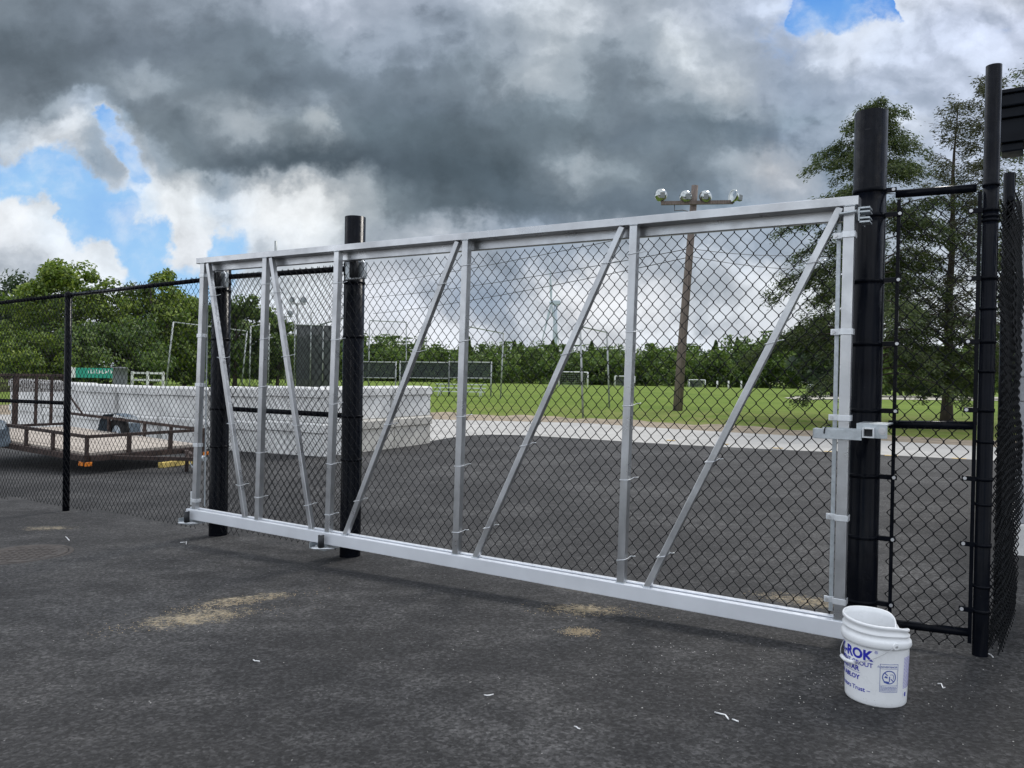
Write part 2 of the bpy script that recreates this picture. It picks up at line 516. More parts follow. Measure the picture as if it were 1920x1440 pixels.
# ------------------------------------------------------------------ ground sheets
def strip(name, m, edge_a, edge_b, dz, nx, ny, x0, x1, kind='structure', grow=1.0):
    """sheet between two curves y=edge_a(x) and y=edge_b(x)"""
    xs = np.linspace(-1, 1, nx)
    xs = np.sign(xs) * np.abs(xs) ** grow
    xs = (xs + 1) / 2 * (x1 - x0) + x0
    V = []
    for x in xs:
        a, b = edge_a(x), edge_b(x)
        for j in range(ny):
            t = j / (ny - 1)
            y = a + (b - a) * t
            V.append((x, y, G(x, y) + dz))
    F = []
    for i in range(nx - 1):
        for j in range(ny - 1):
            F.append((i * ny + j, (i + 1) * ny + j, (i + 1) * ny + j + 1, i * ny + j + 1))
    o = link(name, np_mesh(name, np.array(V), np.array(F)), m)
    return tag(o, kind=kind)


def curve(pts):
    xs = [p[0] for p in pts]; ys = [p[1] for p in pts]
    return lambda x: float(np.interp(x, xs, ys))


lot_far = curve([(-60, 19.5), (-14, 19.5), (-3.4, 18.6), (-2.0, 18.7), (-1.7, 19.7), (-1.2, 20.35), (-.55, 20.6), (.4, 20.45), (1.92, 19.55), (6.78, 15.96), (8.65, 14.3), (14, 9.8), (40, -12)])
road_far = curve([(-60, 24.6), (-2.4, 24.3), (2.3, 23.7), (8.47, 19.9), (10.6, 17.6), (16, 12.4), (40, -8)])
verge_far = curve([(-60, 26.5), (-2.5, 26.0), (2.44, 24.9), (7.67, 22.5), (11.8, 19.0), (18, 13.6), (40, -5)])


def asphalt_mat():
    m = bpy.data.materials.new('asphalt')
    m.use_nodes = True
    nt = m.node_tree
    p = nt.nodes['Principled BSDF']
    b = NB(nt)
    t = b.new('ShaderNodeTexCoord').outputs['Object']
    big = b.noise(t, .55, 5, .6)
    mid = b.noise(b.vm('MULTIPLY', t, (1, 1.6, 1)), 3.2, 6, .65)
    fine = b.noise(t, 120, 3, .7)
    vo = b.new('ShaderNodeTexVoronoi'); vo.inputs['Scale'].default_value = 70
    b.put(vo.inputs['Vector'], t)
    vr = b.new('ShaderNodeTexVoronoi'); vr.inputs['Scale'].default_value = 34
    b.put(vr.inputs['Vector'], b.vm('ADD', t, b.vm('SCALE', b.noise(t, 20, 3, out=1), scale=.05)))
    dust = b.mr(b.m('ADD', b.m('MULTIPLY', big, .62), b.m('MULTIPLY', mid, .42)), .44, .66)
    c = b.mix(dust, (.0235, .0232, .024), (.062, .061, .061))
    cell = b.sep(vo.outputs['Color'])[0]
    c = b.vm('SCALE', c, scale=b.mr(b.m('POWER', cell, 1.6), 0, 1, .55, 1.75, False))
    c = b.vm('SCALE', c, scale=b.mr(fine, .25, .75, .66, 1.34, False))
    c = b.vm('SCALE', c, scale=b.mr(b.noise(t, 48, 2, .6), .36, .66, .68, 1.38, False))
    pit_ = b.mr(b.noise(t, 30, 4, .7), .24, .36, .35, 1.0)
    c = b.vm('SCALE', c, scale=pit_)
    # scattered pale stones, thicker in some places
    cell2 = b.sep(vr.outputs['Color'])
    rare = b.m('GREATER_THAN', b.m('ADD', cell2[0], b.m('MULTIPLY', b.mr(mid, .4, .7), .035)), .978)
    dot = b.m('LESS_THAN', vr.outputs['Distance'], .16)
    c = b.mix(b.m('MULTIPLY', b.m('MULTIPLY', rare, dot), .75), c, (.24, .235, .23))
    # pale drag marks and tan sand stains
    scr = b.noise(b.vm('MULTIPLY', t, (1.2, 9, 1)), 2.0, 6, .7)
    c = b.mix(b.m('MULTIPLY', b.mr(scr, .64, .78), .35), c, (.12, .115, .11))
    x, y, z = b.sep(t)
    for (px, py, ax_, ay_, ang, amt) in STAINS:
        dx = b.m('SUBTRACT', x, px); dy = b.m('SUBTRACT', y, py)
        ca, sa = math.cos(ang), math.sin(ang)
        e1 = b.m('DIVIDE', b.m('ADD', b.m('MULTIPLY', dx, ca), b.m('MULTIPLY', dy, sa)), ax_)
        e2 = b.m('DIVIDE', b.m('SUBTRACT', b.m('MULTIPLY', dy, ca), b.m('MULTIPLY', dx, sa)), ay_)
        rad = b.m('ADD', b.m('MULTIPLY', e1, e1), b.m('MULTIPLY', e2, e2))
        nz = b.noise(t, 11, 8, .72)
        f = b.m('SUBTRACT', b.m('ADD', b.m('ADD', b.m('MULTIPLY', nz, 2.4), b.m('MULTIPLY', b.noise(b.vm('MULTIPLY', t, (1, 1.8, 1)), 40, 5, .75), 3.0)), -2.3), rad)
        c = b.mix(b.m('MULTIPLY', b.mr(f, .0, .75), amt), c, b.mix(b.noise(t, 30, 4), (.27, .225, .15), (.52, .44, .30)))
    b.put(p.inputs['Base Color'], c)
    p.inputs['Roughness'].default_value = .82
    p.inputs['Specular IOR Level'].default_value = .35
    bn_ = b.new('ShaderNodeBump'); bn_.inputs['Strength'].default_value = .9; bn_.inputs['Distance'].default_value = .008
    h = b.m('ADD', b.m('MULTIPLY', cell, .6), b.m('MULTIPLY', b.noise(t, 60, 5, .7), .9))
    b.put(bn_.inputs['Height'], h)
    nt.links.new(bn_.outputs[0], p.inputs['Normal'])
    return m


STAINS = []
for (px, py, a_, b_, ang, amt) in [(365, 1158, .46, .26, R(26), .85), (455, 1125, .44, .17, R(28), .95), (1095, 1143, .36, .18, R(-8), .95),
                                   (1088, 1184, .15, .12, 0, .85), (1510, 1127, .5, .22, R(-30), .8), (90, 990, .4, .18, 0, .6), (1130, 1108, .5, .14, R(-25), .5)]:
    q = gp(px, py)
    STAINS.append((q.x, q.y, a_, b_, ang, amt))
M['asphalt'] = asphalt_mat()


def grass_mat():
    m = bpy.data.materials.new('mown_grass')
    m.use_nodes = True
    nt = m.node_tree
    p = nt.nodes['Principled BSDF']
    b = NB(nt)
    t = b.new('ShaderNodeTexCoord').outputs['Object']
    n1_ = b.noise(t, .12, 5, .6)
    n2_ = b.noise(t, 1.3, 6, .7)
    n3_ = b.noise(t, 24, 3, .7)
    f = b.m('ADD', b.m('ADD', b.m('MULTIPLY', n1_, .45), b.m('MULTIPLY', n2_, .35)), b.m('MULTIPLY', n3_, .2))
    c = b.ramp(f, [(.32, (.075, .124, .021)), (.48, (.124, .182, .032)), (.62, (.178, .232, .048)), (.8, (.24, .235, .09))])
    y = b.sep(t)[1]
    dry = b.m('MULTIPLY', b.mr(y, 24, 33, 1, 0), b.mr(n2_, .38, .62))
    c = b.mix(b.m('MULTIPLY', dry, .6), c, (.23, .21, .09))
    b.put(p.inputs['Base Color'], c)
    p.inputs['Roughness'].default_value = .95
    p.inputs['Specular IOR Level'].default_value = .1
    bn_ = b.new('ShaderNodeBump'); bn_.inputs['Strength'].default_value = .6; bn_.inputs['Distance'].default_value = .05
    b.put(bn_.inputs['Height'], n3_)
    nt.links.new(bn_.outputs[0], p.inputs['Normal'])
    return m


M['grass'] = grass_mat()
M['road'] = mat('pale_road_surface', (.40, .39, .37), .9, 0, .13, 1.2, .3, 60)
M['dirt'] = mat('sandy_verge_dirt', (.27, .22, .16), .95, 0, .35, 2.5, .6, 30)
M['infield'] = mat('pale_infield_sand', (.42, .40, .33), .95, 0, .1, .6)
M['paint_yellow'] = mat('worn_yellow_paint', (.62, .42, .12), .8, 0, .3, 9)

strip('ground', 'dirt', lambda x: -60, lambda x: 1400, -.7, 60, 120, -900, 900, grow=2.2)
strip('playing_field', 'grass', verge_far, lambda x: 520, -.02, 90, 110, -60, 39.9, grow=1)
strip('far_grass', 'grass', lambda x: 10, lambda x: 520, -.035, 40, 60, 39.8, 400, grow=1)
strip('far_grass', 'grass', lambda x: 26, lambda x: 520, -.035, 40, 60, -400, -59.9, grow=1)
strip('dirt_verge', 'dirt', lambda x: road_far(x) - .3, lambda x: verge_far(x) + .35 + .25 * math.sin(x * 2.1) + .15 * math.sin(x * 5.3), -.012, 400, 6, -60, 39.9)
strip('road', 'road', lambda x: lot_far(x) - .6, road_far, -.006, 220, 10, -60, 39.9)
strip('asphalt_lot', 'asphalt', lambda x: -14, lot_far, 0, 260, 60, -60, 39.9)


def blobsheet(name, m, pts, dz):
    c = sum(pts, Vector()) / len(pts)
    V = [(c.x, c.y, G(c.x, c.y) + dz)] + [(p.x, p.y, G(p.x, p.y) + dz) for p in pts]
    k = len(pts)
    mb = MB().add(V, [(0, i + 1, (i + 1) % k + 1) for i in range(k)], True)
    return tag(mb.build(name, m), kind='structure')


blobsheet('infield_sand', 'infield', [gp(*q) for q in [(1470, 746), (1500, 742.5), (1580, 740.5), (1700, 742), (1860, 744), (1925, 747), (1925, 752), (1860, 751.5), (1700, 749.5), (1560, 748.5), (1500, 750)]], .012)
for a in [(1258, 829), (1357, 836), (1458, 843.5), (1556, 850), (1671, 857.5), (1798, 863)]:
    q = gp(a[0], a[1] - 3)
    dr = Vector((.78, -.62, 0)); nn_ = Vector((.62, .78, 0))
    vs = []
    for i, j in ((-.12, -.06), (.12, -.06), (.12, .06), (-.12, .06)):
        e = q + dr * i + nn_ * j
        vs.append((e.x, e.y, G(e.x, e.y) + .006))
    tag(MB().add(vs, [(0, 1, 2, 3)]).build('road_paint_mark', 'paint_yellow'), kind='structure')


# ------------------------------------------------------------------ chain link
CW, CH = .0369, .0442        # half a diamond across, half a diamond high


def fabric(W, zb, zt, r=.0026, bow=None, phase=0, twist=.004):
    """woven zigzag wires filling x 0..W, z zb(x)..zt(x)"""
    nw = int(W / CW)
    V, F = [], []
    off = 0
    for i in range(nw):
        x0, x1 = i * CW, (i + 1) * CW
        zlo, zhi = zb(x0), zt(x0)
        k0 = math.ceil((zlo) / CH); k1 = math.floor(zhi / CH)
        ks = np.arange(k0, k1 + 1)
        side = (ks + i + phase) % 2
        xx = np.where(side == 0, x0, x1) + np.where(side == 0, -.0014, .0014)
        xx = np.repeat(xx, 2)
        zz = np.repeat(ks * CH, 2) + np.tile([-.0036, .0036], len(ks))
        yy = np.repeat(np.where(side == 0, twist, -twist) * .5, 2)
        if bow is not None:
            yy = yy + bow(xx, zz)
        P = np.stack([xx, yy, zz], 1)
        rx = r / .766
        offs = np.array([(rx, 0, 0), (0, r, 0), (-rx, 0, 0), (0, -r, 0)])
        vv = (P[:, None, :] + offs[None]).reshape(-1, 3)
        V.append(vv)
        n = len(xx)
        a = np.arange(n - 1)[:, None] * 4 + np.arange(4)[None]
        b = np.arange(n - 1)[:, None] * 4 + (np.arange(4)[None] + 1) % 4
        F.append(np.stack([a, b, b + 4, a + 4], -1).reshape(-1, 4) + off)
        off += len(vv)
    return np_mesh('wire_mesh', np.concatenate(V), np.concatenate(F))


def gate_frame(s0, off):
    """Empty frame: x runs from tail to latch along the fence, y away, z up"""
    return gs(s0, off, 0), -math.atan2(.5344, .8453)


GRZ = -math.atan2(GD.y, -GD.x)

# ------------------------------------------------------------------ the sliding gate
gate = thing('sliding_gate', 'silver aluminium sliding gate filled with black chain-link, standing across the lot entrance', 'gate', P0, GRZ)
UP = [(0.0, .005), (1.210, 1.243), (2.460, 2.492), (3.690, 3.735), (4.520, 4.560), (5.345, 5.405)]   # s at z=2.1 and z=.4
ztop = lambda s: 2.418 + .0075 * s


def up_s(i, z):
    a, b = UP[i]
    return a + (b - a) * (2.1 - z) / 1.7


t_ = MB().bar((-5.42, .048, ztop(5.42) - .025), (.045, .048, ztop(-.045) - .025), .05, .096)
t_.build('top_rail', 'alu', gate, .004)
t_ = MB()
t_.bar((-5.33, .118, ztop(5.33) - .058), (.03, .118, ztop(0) - .058), .10, .04)
t_.build('upper_track', 'alu', gate, .004)
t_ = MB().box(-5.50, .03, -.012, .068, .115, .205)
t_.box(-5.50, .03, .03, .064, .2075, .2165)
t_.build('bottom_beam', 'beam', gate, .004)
MB().box(-5.502, -5.49, -.008, .064, .12, .2).build('beam_end_cap', 'galv_white', gate)
for i in range(6):
    zt_ = ztop(up_s(i, 2.36)) - .0505
    MB().bar((-up_s(i, .207), .026, .2075), (-up_s(i, zt_), .026, zt_), .054 if i in (0, 5) else .05, .05).build('upright', 'alu', gate, .004)
BR = [(.045, 1.08), (1.285, 2.335), (2.53, 3.56), (4.45, 3.93), (5.28, 4.735)]
for a, b in BR:
    MB().bar((-a, .028, ztop(a) - .0512), (-b, .028, .2065), .038, .038).build('diagonal_brace', 'alu', gate, .003)
def weld(pts):
    P = []
    for a_, b_ in zip(pts[:-1], pts[1:]):
        a_, b_ = Vector(a_), Vector(b_)
        k_ = max(2, int((b_ - a_).length / .006))
        P += [a_.lerp(b_, i / k_) for i in range(k_)]
    P.append(Vector(pts[-1]))
    rr_ = [random.uniform(.0022, .0046) for _ in P]
    return MB().tube(P, rr_, 6)


for i in range(6):
    xb_ = -up_s(i, .207); h_ = .0275 if i in (0, 5) else .0255
    weld([(xb_ - h_, .05, .2065), (xb_ - h_, .0, .2065), (xb_ + h_, .0, .2065), (xb_ + h_, .05, .2065)]).build('weld_bead', 'galv', gate)
    zt_ = ztop(up_s(i, 2.36)) - .0505; xt_ = -up_s(i, zt_)
    weld([(xt_ - h_, .05, zt_), (xt_ - h_, .0, zt_), (xt_ + h_, .0, zt_), (xt_ + h_, .05, zt_)]).build('weld_bead', 'galv', gate)
for a, b in BR:
    weld([(-b - .024, .045, .2065), (-b - .024, .008, .2065), (-b + .024, .008, .2065), (-b + .024, .045, .2065)]).build('weld_bead', 'galv', gate)
fm = fabric(5.33, lambda x: .22, lambda x: 2.335, bow=lambda x, z: .007 * np.sin(x * 3.1 + z * 2) + .005 * np.sin(x * 8.3 - z * 3))
fo = link('wire_mesh', fm, 'vinyl', gate)
fo.location = (-5.34, .072, 0)
fo['kind'] = 'stuff'


def tie(xc, z, hw, lean=0.0, tail=1):
    """wire tie looped round an upright with a twisted tail"""
    mb = MB()
    yb, yf = .074, -.0022
    pts = [(xc - hw - .004, yb, z + .012), (xc - hw - .003, .03, z + .004), (xc - hw - .002, yf, z), (xc + hw + .002, yf, z + lean),
           (xc + hw + .006, .03, z + lean + .004), (xc + hw + .012, yb - .01, z + lean + .012)]
    if tail > 0: pts += [(xc + hw + .03, yb - .016, z + lean + .014), (xc + hw + .042, yb - .012, z + lean + .016)]
    mb.tube(pts, .0026, 5)
    return mb


for i in (1, 2, 3, 4):
    for z in (2.17, 1.70 + .05 * (i % 2), 1.18 + .06 * ((i + 1) % 3), .78, .36):
        if z == .78 and i in (1, 2): z = .86
        tie(-up_s(i, z), z + random.uniform(-.04, .04), .026, random.uniform(-.004, .012)).build('tie_wire', 'galv_white', gate)
for k, (a, b) in enumerate(BR):
    for tt in (.12, .36, .62, .9):
        tt += random.uniform(-.03, .03)
        s_ = a + (b - a) * tt
        z = 2.37 + (.21 - 2.37) * tt
        tie(-s_, z, .022, random.uniform(-.012, .016)).build('tie_wire', 'galv_white', gate)


def band(xc, z, lug_dir, lug):
    """flat clamp round an end upright with a bolted ear"""
    mb = MB()
    hw = .0295
    mb.box(xc - hw, xc + hw, -.0045, -.0005, z - .016, z + .016)
    mb.box(xc - hw - .004, xc - hw, -.0045, .056, z - .016, z + .016)
    mb.box(xc + hw, xc + hw + .004, -.0045, .056, z - .016, z + .016)
    a = xc + lug_dir * hw
    x0, x1 = sorted((a, a + lug_dir * lug))
    mb.box(x0, x1, .022, .028, z - .016, z + .016)
    o = mb.build('tension_band', 'galv_white', gate, .0025)
    xe = a + lug_dir * (lug - .016)
    MB().cyl((xe, .014, z), (xe, .034, z), .009, 8).build('band_bolt', 'bolt', o)


for z in (2.22, 1.715, 1.265, .742, .305):
    band(-up_s(0, z), z, -1, .05)
for z in (2.30, 1.765, 1.325, .785, .285):
    band(-up_s(5, z), z, 1, .012)
MB().box(-.066, -.044, .055, .064, .235, 2.29).build('tension_bar', 'galv', gate, .002)
MB().box(-5.34, -5.325, .058, .064, .235, 2.29).build('tension_bar', 'galv', gate, .002)
t_ = MB().box(-5.47, -5.435, .01, .035, .24, .36)
t_.build('end_bracket', 'galv_white', gate, .003)


# ------------------------------------------------------------------ thick posts
def round_post(name, label, cat, s, off, ztop_, r, zb=None):
    p = gs(s, off, 0)
    z0 = G(p.x, p.y)
    t = thing(name, label, cat, (p.x, p.y, z0), GRZ)
    h = ztop_ - z0
    mb = MB()
    n = 48
    prof = [(r, -.05), (r, h), (r - .007, h), (r - .007, h - .35)]
    mb.lathe(prof, n)
    mb.add([((r - .007) * math.cos(2 * math.pi * j / n), (r - .007) * math.sin(2 * math.pi * j / n), h - .35) for j in range(n)], [tuple(range(n))])
    mb.build('pole', 'black', t)
    return t, z0


def post_band(t, z, r, wdt=.024, lug=None, lugdir=1, lugy=0.0):
    mb = MB().lathe([(r, z - wdt / 2), (r + .004, z - wdt / 2), (r + .004, z + wdt / 2), (r, z + wdt / 2)], 40)
    o = mb.build('post_band', 'black', t)
    if lug:
        x0, x1 = sorted((lugdir * (r - .005), lugdir * (r + lug)))
        e = MB().box(x0, x1, lugy - .008, lugy + .008, z - .013, z + .013)
        e.build('band_ear', 'black', o, .002)
        xe = lugdir * (r + lug - .014)
        MB().cyl((xe, lugy - .016, z), (xe, lugy + .014, z), .009, 8).build('bolt_head', 'bolt', o)
    return o


OFF = .31
PR = .084
latch_post, lz = round_post('gate_post', 'tallest thick black post, beside the white bucket, carrying the pale latch arm', 'post', -.055, OFF, 2.93, PR)
for z in (2.36, 2.006, 1.663, 1.301, .944, .61, .256):
    post_band(latch_post, z - lz, PR, .022, .085, 1, -.02)
post_band(latch_post, 2.497 - lz, PR, .026, .05, 1, 0)
# latch: local x = -(s+.055), y = off-.31
lx = lambda s: -(s + .055)
ly = lambda off: off - OFF
la = thing('gate_latch', 'pale galvanised latch arm with square tube end, bolted across gate end and thick post', 'latch', (latch_post.location.x, latch_post.location.y, lz), GRZ)
MB().box(lx(.142), lx(-.09), ly(-.040), ly(-.032), 1.155 - lz, 1.208 - lz).build('front_arm', 'galv', la, .002)
MB().box(lx(.10), lx(-.09), ly(-.0315), ly(-.012), 1.2085 - lz, 1.2145 - lz).build('arm_lip', 'galv', la)
MB().box(lx(.146), lx(.1425), ly(-.040), ly(.09), 1.157 - lz, 1.206 - lz).build('end_plate', 'galv', la)
MB().box(lx(-.0605), lx(-.205), ly(-.012), ly(-.004), 1.168 - lz, 1.242 - lz).build('back_plate', 'galv', la, .002)
MB().box(lx(-.0605), lx(-.205), ly(-.0035), ly(.236), 1.234 - lz, 1.241 - lz).build('top_flange', 'galv', la)
mb = MB()
for x0, x1, z0, z1 in ((-.094, -.100, 1.172, 1.222), (-.142, -.148, 1.172, 1.222), (-.1005, -.1415, 1.216, 1.222), (-.1005, -.1415, 1.172, 1.178)):
    mb.box(min(lx(x0), lx(x1)), max(lx(x0), lx(x1)), ly(-.052), ly(-.0125), z0 - lz, z1 - lz)
mb.build('square_tube', 'galv_white', la)
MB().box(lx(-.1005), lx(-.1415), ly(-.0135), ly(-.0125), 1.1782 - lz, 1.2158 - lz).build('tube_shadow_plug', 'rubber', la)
o_ = MB().cyl((lx(-.183), ly(-.022), 1.207 - lz), (lx(-.183), ly(-.0122), 1.207 - lz), .013, 12)
o_.cyl((lx(-.183), ly(-.0135), 1.207 - lz), (lx(-.183), ly(-.0121), 1.207 - lz), .02, 16)
o_.build('pivot_bolt', 'bolt', la)
MB().tube([(lx(.09), ly(-.044), 1.182 - lz), (lx(.088), ly(-.046), 1.205 - lz), (lx(.082), ly(-.03), 1.222 - lz), (lx(.07), ly(.02), 1.226 - lz)], .003, 6).build('safety_clip', 'vinyl', la)
# upper guide on the latch post
ug = MB()
for z in (2.352, 2.332, 2.300, 2.280):
    ug.box(lx(-.052), lx(-.10), ly(.0), ly(.09), z - lz - .004, z - lz + .004)
ug.box(lx(-.0455), lx(-.0515), ly(-.003), ly(.20), 2.285 - lz, 2.355 - lz)
ug.build('top_keeper', 'galv', latch_post)
MB().tube([(lx(.05), ly(.06), 2.31 - lz), (lx(.04), ly(-.02), 2.325 - lz), (lx(-.04), ly(-.022), 2.332 - lz)], .008, 8).build('keeper_rod', 'galv', latch_post)


def roller_post(s, top, label, gh):
    t, z0 = round_post('roller_post', label, 'post', s, OFF, top, PR)
    for z in (gh + .05, gh - .03, gh - .10, 1.104, .75, 1.75):
        post_band(t, z - z0, PR, .02)
    # upper roller guide: plates, loop and two nylon wheels hugging the track
    yb = .135 - OFF
    X0 = .17
    up_ = MB().box(X0 - .15, X0 + .06, ly(.185), ly(.212), gh - .09 - z0, gh + .05 - z0).build('guide_plate', 'galv', t, .004)
    loop = [(X0 - .055, ly(.165), gh + .055 - z0), (X0 + .05, ly(.165), gh + .055 - z0), (X0 + .078, ly(.165), gh + .025 - z0), (X0 + .08, ly(.165), gh - .06 - z0),
            (X0 + .055, ly(.165), gh - .088 - z0), (X0 - .06, ly(.165), gh - .088 - z0), (X0 - .075, ly(.165), gh - .06 - z0), (X0 - .075, ly(.165), gh + .03 - z0)]
    MB().tube(loop, .008, 6, closed=True).build('guide_loop', 'galv_white', up_)
    MB().box(X0 + .015, X0 + .072, ly(.175), ly(.182), gh - .075 - z0, gh + .015 - z0).build('guide_face', 'galv', up_, .003)
    for dx in (-.045, .0):
        MB().cyl((X0 + dx, ly(.150), gh + .045 - z0), (X0 + dx, ly(.150), gh - .08 - z0), .019, 14).build('guide_roller', 'rubber', up_)
    for dz in (.028, -.052):
        MB().cyl((X0 + .078, ly(.17), gh + dz - z0), (.075, ly(.29), gh + dz - .004 - z0), .006, 6).build('clamp_rod', 'galv', up_)
    MB().box(X0 - .06, X0 + .0, ly(.141), ly(.158), gh + .06 - z0, gh + .078 - z0).build('guide_tab', 'galv_white', up_)
    # lower bracket with the upright black roller and its bent rod
    lb = MB()
    lb.box(-.11, .06, ly(-.03), ly(.238), .068 - z0, .076 - z0)
    lb.box(-.11, -.102, ly(-.03), ly(.236), .0765 - z0, .112 - z0)
    lb.box(.052, .06, ly(-.03), ly(.236), .0765 - z0, .112 - z0)
    lo = lb.build('roller_bracket', 'galv', t)
    for bx in (-.06, -.01):
        MB().cyl((bx, ly(-.0), .0765 - z0), (bx, ly(-.0), .092 - z0), .009, 8).build('bracket_bolt', 'bolt', lo)
    ry = ly(-.05)
    rx = .04
    MB().cyl((rx, ry, .098 - z0), (rx, ry, .192 - z0), .024, 20).build('side_roller', 'rubber', lo)
    MB().cyl((rx, ry, .192 - z0), (rx, ry, .197 - z0), .012, 12).build('roller_washer', 'bolt', lo)
    zr_ = .090 - z0
    rod = [(rx + .085, ly(.0), zr_), (rx + .03, ly(-.045), zr_), (rx - .03, ly(-.088), zr_), (rx - .055, ly(-.092), zr_), (rx - .062, ly(-.078), zr_),
           (rx - .03, ly(-.045), zr_), (rx + .03, ly(.0), zr_)]
    MB().tube(rod, .007, 8).build('bent_rod', 'galv_white', lo)
    return t


roller_post(3.785, 2.725, 'thick black roller post whose top rises above the middle of the gate rail', 2.29)
roller_post(5.47, 2.505, 'thick black roller post behind the gate tail, its top just under the rail', 2.30)

# ------------------------------------------------------------------ fences
RR = .022


def rail(t, a, b, r=RR, name='rail'):
    MB().cyl(a, b, r, 14).build(name, 'black', t)


def local(t_s, t_off, s, off, z): return (-(s - t_s), off - t_off, z)


# left run (s from 5.47 to 13.5)
S0 = 13.6
lf = thing('chain_link_fence', 'black chain-link fence running left from the gate in front of the trailer', 'fence', gs(S0, OFF, 0), GRZ)
zr = lambda s: 2.325 - .019 * (s - 5.3)
zbt = lambda s: -.05 - .0245 * (s - 6)
X_ = lambda s: S0 - s
rail(lf, (0, 0, zr(S0)), (X_(8.13), 0, zr(8.13)), RR, 'top_rail')
rail(lf, (X_(8.13), 0, zr(8.13)), (X_(5.55), 0, zr(5.55)), RR, 'top_rail')
rail(lf, (0, .01, 1.03 - .03 * 1.3), (X_(8.16), .01, 1.062), RR, 'mid_rail')
for s_ in (8.13, 11.3):
    zg = .05 - .024 * s_
    mb = MB().cyl((X_(s_), .0, zg - .1), (X_(s_), .0, zr(s_) + .01), .036, 24)
    mb.lathe([(.037, zr(s_) - .03), (.040, zr(s_) - .02), (.040, zr(s_) + .012), (.03, zr(s_) + .032), (.0, zr(s_) + .04)], 20, (X_(s_), 0, 0))
    po = mb.build('line_post', 'black', lf)
for s_ in np.arange(5.9, 13.4, .6):
    MB().tube([(X_(s_), -.03, zr(s_) - .025), (X_(s_), -.032, zr(s_)), (X_(s_), -.01, zr(s_) + .026), (X_(s_), .02, zr(s_) + .018), (X_(s_), .024, zr(s_) - .01)], .003, 5).build('rail_tie', 'black', lf)
fo = link('wire_mesh', fabric(X_(5.55), lambda x: zbt(S0 - x), lambda x: zr(S0 - x) + .05, bow=lambda x, z: .008 * np.sin(x * 2.3 + z) + .004 * np.sin(x * 7 - z * 4)), 'vinyl', lf)
fo.location = (0, -.038, 0)
fo['kind'] = 'stuff'
# section behind the gate, between the roller posts
S1 = 5.39
rf_ = thing('chain_link_fence', 'short black chain-link section between the two thick roller posts behind the gate', 'fence', gs(S1, OFF, 0), GRZ)
L1 = S1 - 3.865
rail(rf_, (0, 0, 2.325), (L1, 0, 2.312), RR + .002, 'top_rail')
rail(rf_, (0, 0, 1.105), (L1, 0, 1.104), RR, 'mid_rail')
fo = link('wire_mesh', fabric(L1, lambda x: -.05 + .0245 * x, lambda x: 2.36, bow=lambda x, z: .006 * np.sin(x * 4 + z * 2)), 'vinyl', rf_)
fo.location = (0, -.034, 0)
fo['kind'] = 'stuff'
MB().cyl((S1 - 4.735, 0, 2.335), (S1 - 4.735, 0, 2.607), .0125, 10).build('pipe_stub', 'steel_pipe', rf_)
# narrow panel to the right of the latch post
S2 = -.145
np_ = thing('chain_link_fence', 'narrow black chain-link panel between the tallest thick post and the slim corner post', 'fence', gs(S2, OFF, 0), GRZ)
L2 = .425
rail(np_, (.04, 0, 2.472), (.415, 0, 2.462), RR, 'top_rail')
rail(np_, (.03, 0, 1.228), (L2, 0, 1.240), RR, 'mid_rail')
rail(np_, (.0, 0, .150), (L2, 0, .172), RR, 'bottom_rail')
for x in (.058, L2 + .005):
    MB().bar((x, -.012, .12), (x, -.012, 2.44), .018, .008).build('tension_bar', 'black', np_)
fo = link('wire_mesh', fabric(L2 - .03, lambda x: .06, lambda x: 2.47, phase=1, bow=lambda x, z: .004 * np.sin(z * 3)), 'vinyl', np_)
fo.location = (.035, -.014, 0)
fo['kind'] = 'stuff'
# slim corner post
cp = gs(-.622, OFF - .0, 0)
cz = G(cp.x, cp.y)
cpost = thing('corner_post', 'tall slim black corner post between the narrow panel and the grey building', 'post', (cp.x, cp.y, cz), GRZ)
CR = .0365
n = 32
hh = 3.075 - cz
mb = MB().lathe([(CR, -.05), (CR, hh), (CR - .004, hh), (CR - .004, hh - .2)], n)
mb.add([((CR - .004) * math.cos(2 * math.pi * j / n), (CR - .004) * math.sin(2 * math.pi * j / n), hh - .2) for j in range(n)], [tuple(range(n))])
mb.build('pole', 'black', cpost)
for z in (2.342, 1.996, 1.672, 1.321, .969, .632, .294):
    post_band(cpost, z - cz, CR, .018, .062, -1, -.014)
for z in (2.469, 2.288, 2.31, .42, .84, 1.16, 1.52, 1.84):
    post_band(cpost, z - cz, CR, .014)
# return fence, seen almost edge-on
a_ = Vector((2.50, 3.86, 0)); b_ = gp(1904, 1146); b_.z = 0
dr = (b_ - a_)
L3 = dr.length
rt = thing('chain_link_fence', 'black chain-link fence seen almost edge-on beside the grey block building', 'fence', (a_.x, a_.y, 0), math.atan2(dr.y, dr.x))
fo = link('wire_mesh', fabric(L3, lambda x: .05, lambda x: 2.46 + .0 * x, r=.003, twist=.016, bow=lambda x, z: .010 * np.sin(z * 2.6 + x * 3) + .008 * np.sin(z * 6.1 + 1 + x * 5) + .005 * np.sin(z * 15)), 'vinyl', rt)
fo['kind'] = 'stuff'
for dy_, ph_, xa_ in ((.045, 1, .0), (.068, 0, .018)):
    fo = link('wire_mesh', fabric(L3 - .05, lambda x: .06 + .03 * ph_, lambda x: 2.40, r=.003, twist=.02, phase=ph_, bow=lambda x, z: .010 * np.sin(z * 3.1 + x * 2 + ph_ * 2) + .008 * np.sin(z * 7.3 + x * 4) + .005 * np.sin(z * 17 + ph_)), 'vinyl', rt)
    fo.location = (xa_, dy_ - .02, 0)
    fo['kind'] = 'stuff'
e_ = at(1893, 325, 4.75)
tp = math.hypot(e_.x - a_.x, e_.y - a_.y)
ps = Vector((e_.x - a_.x, e_.y - a_.y, 0))
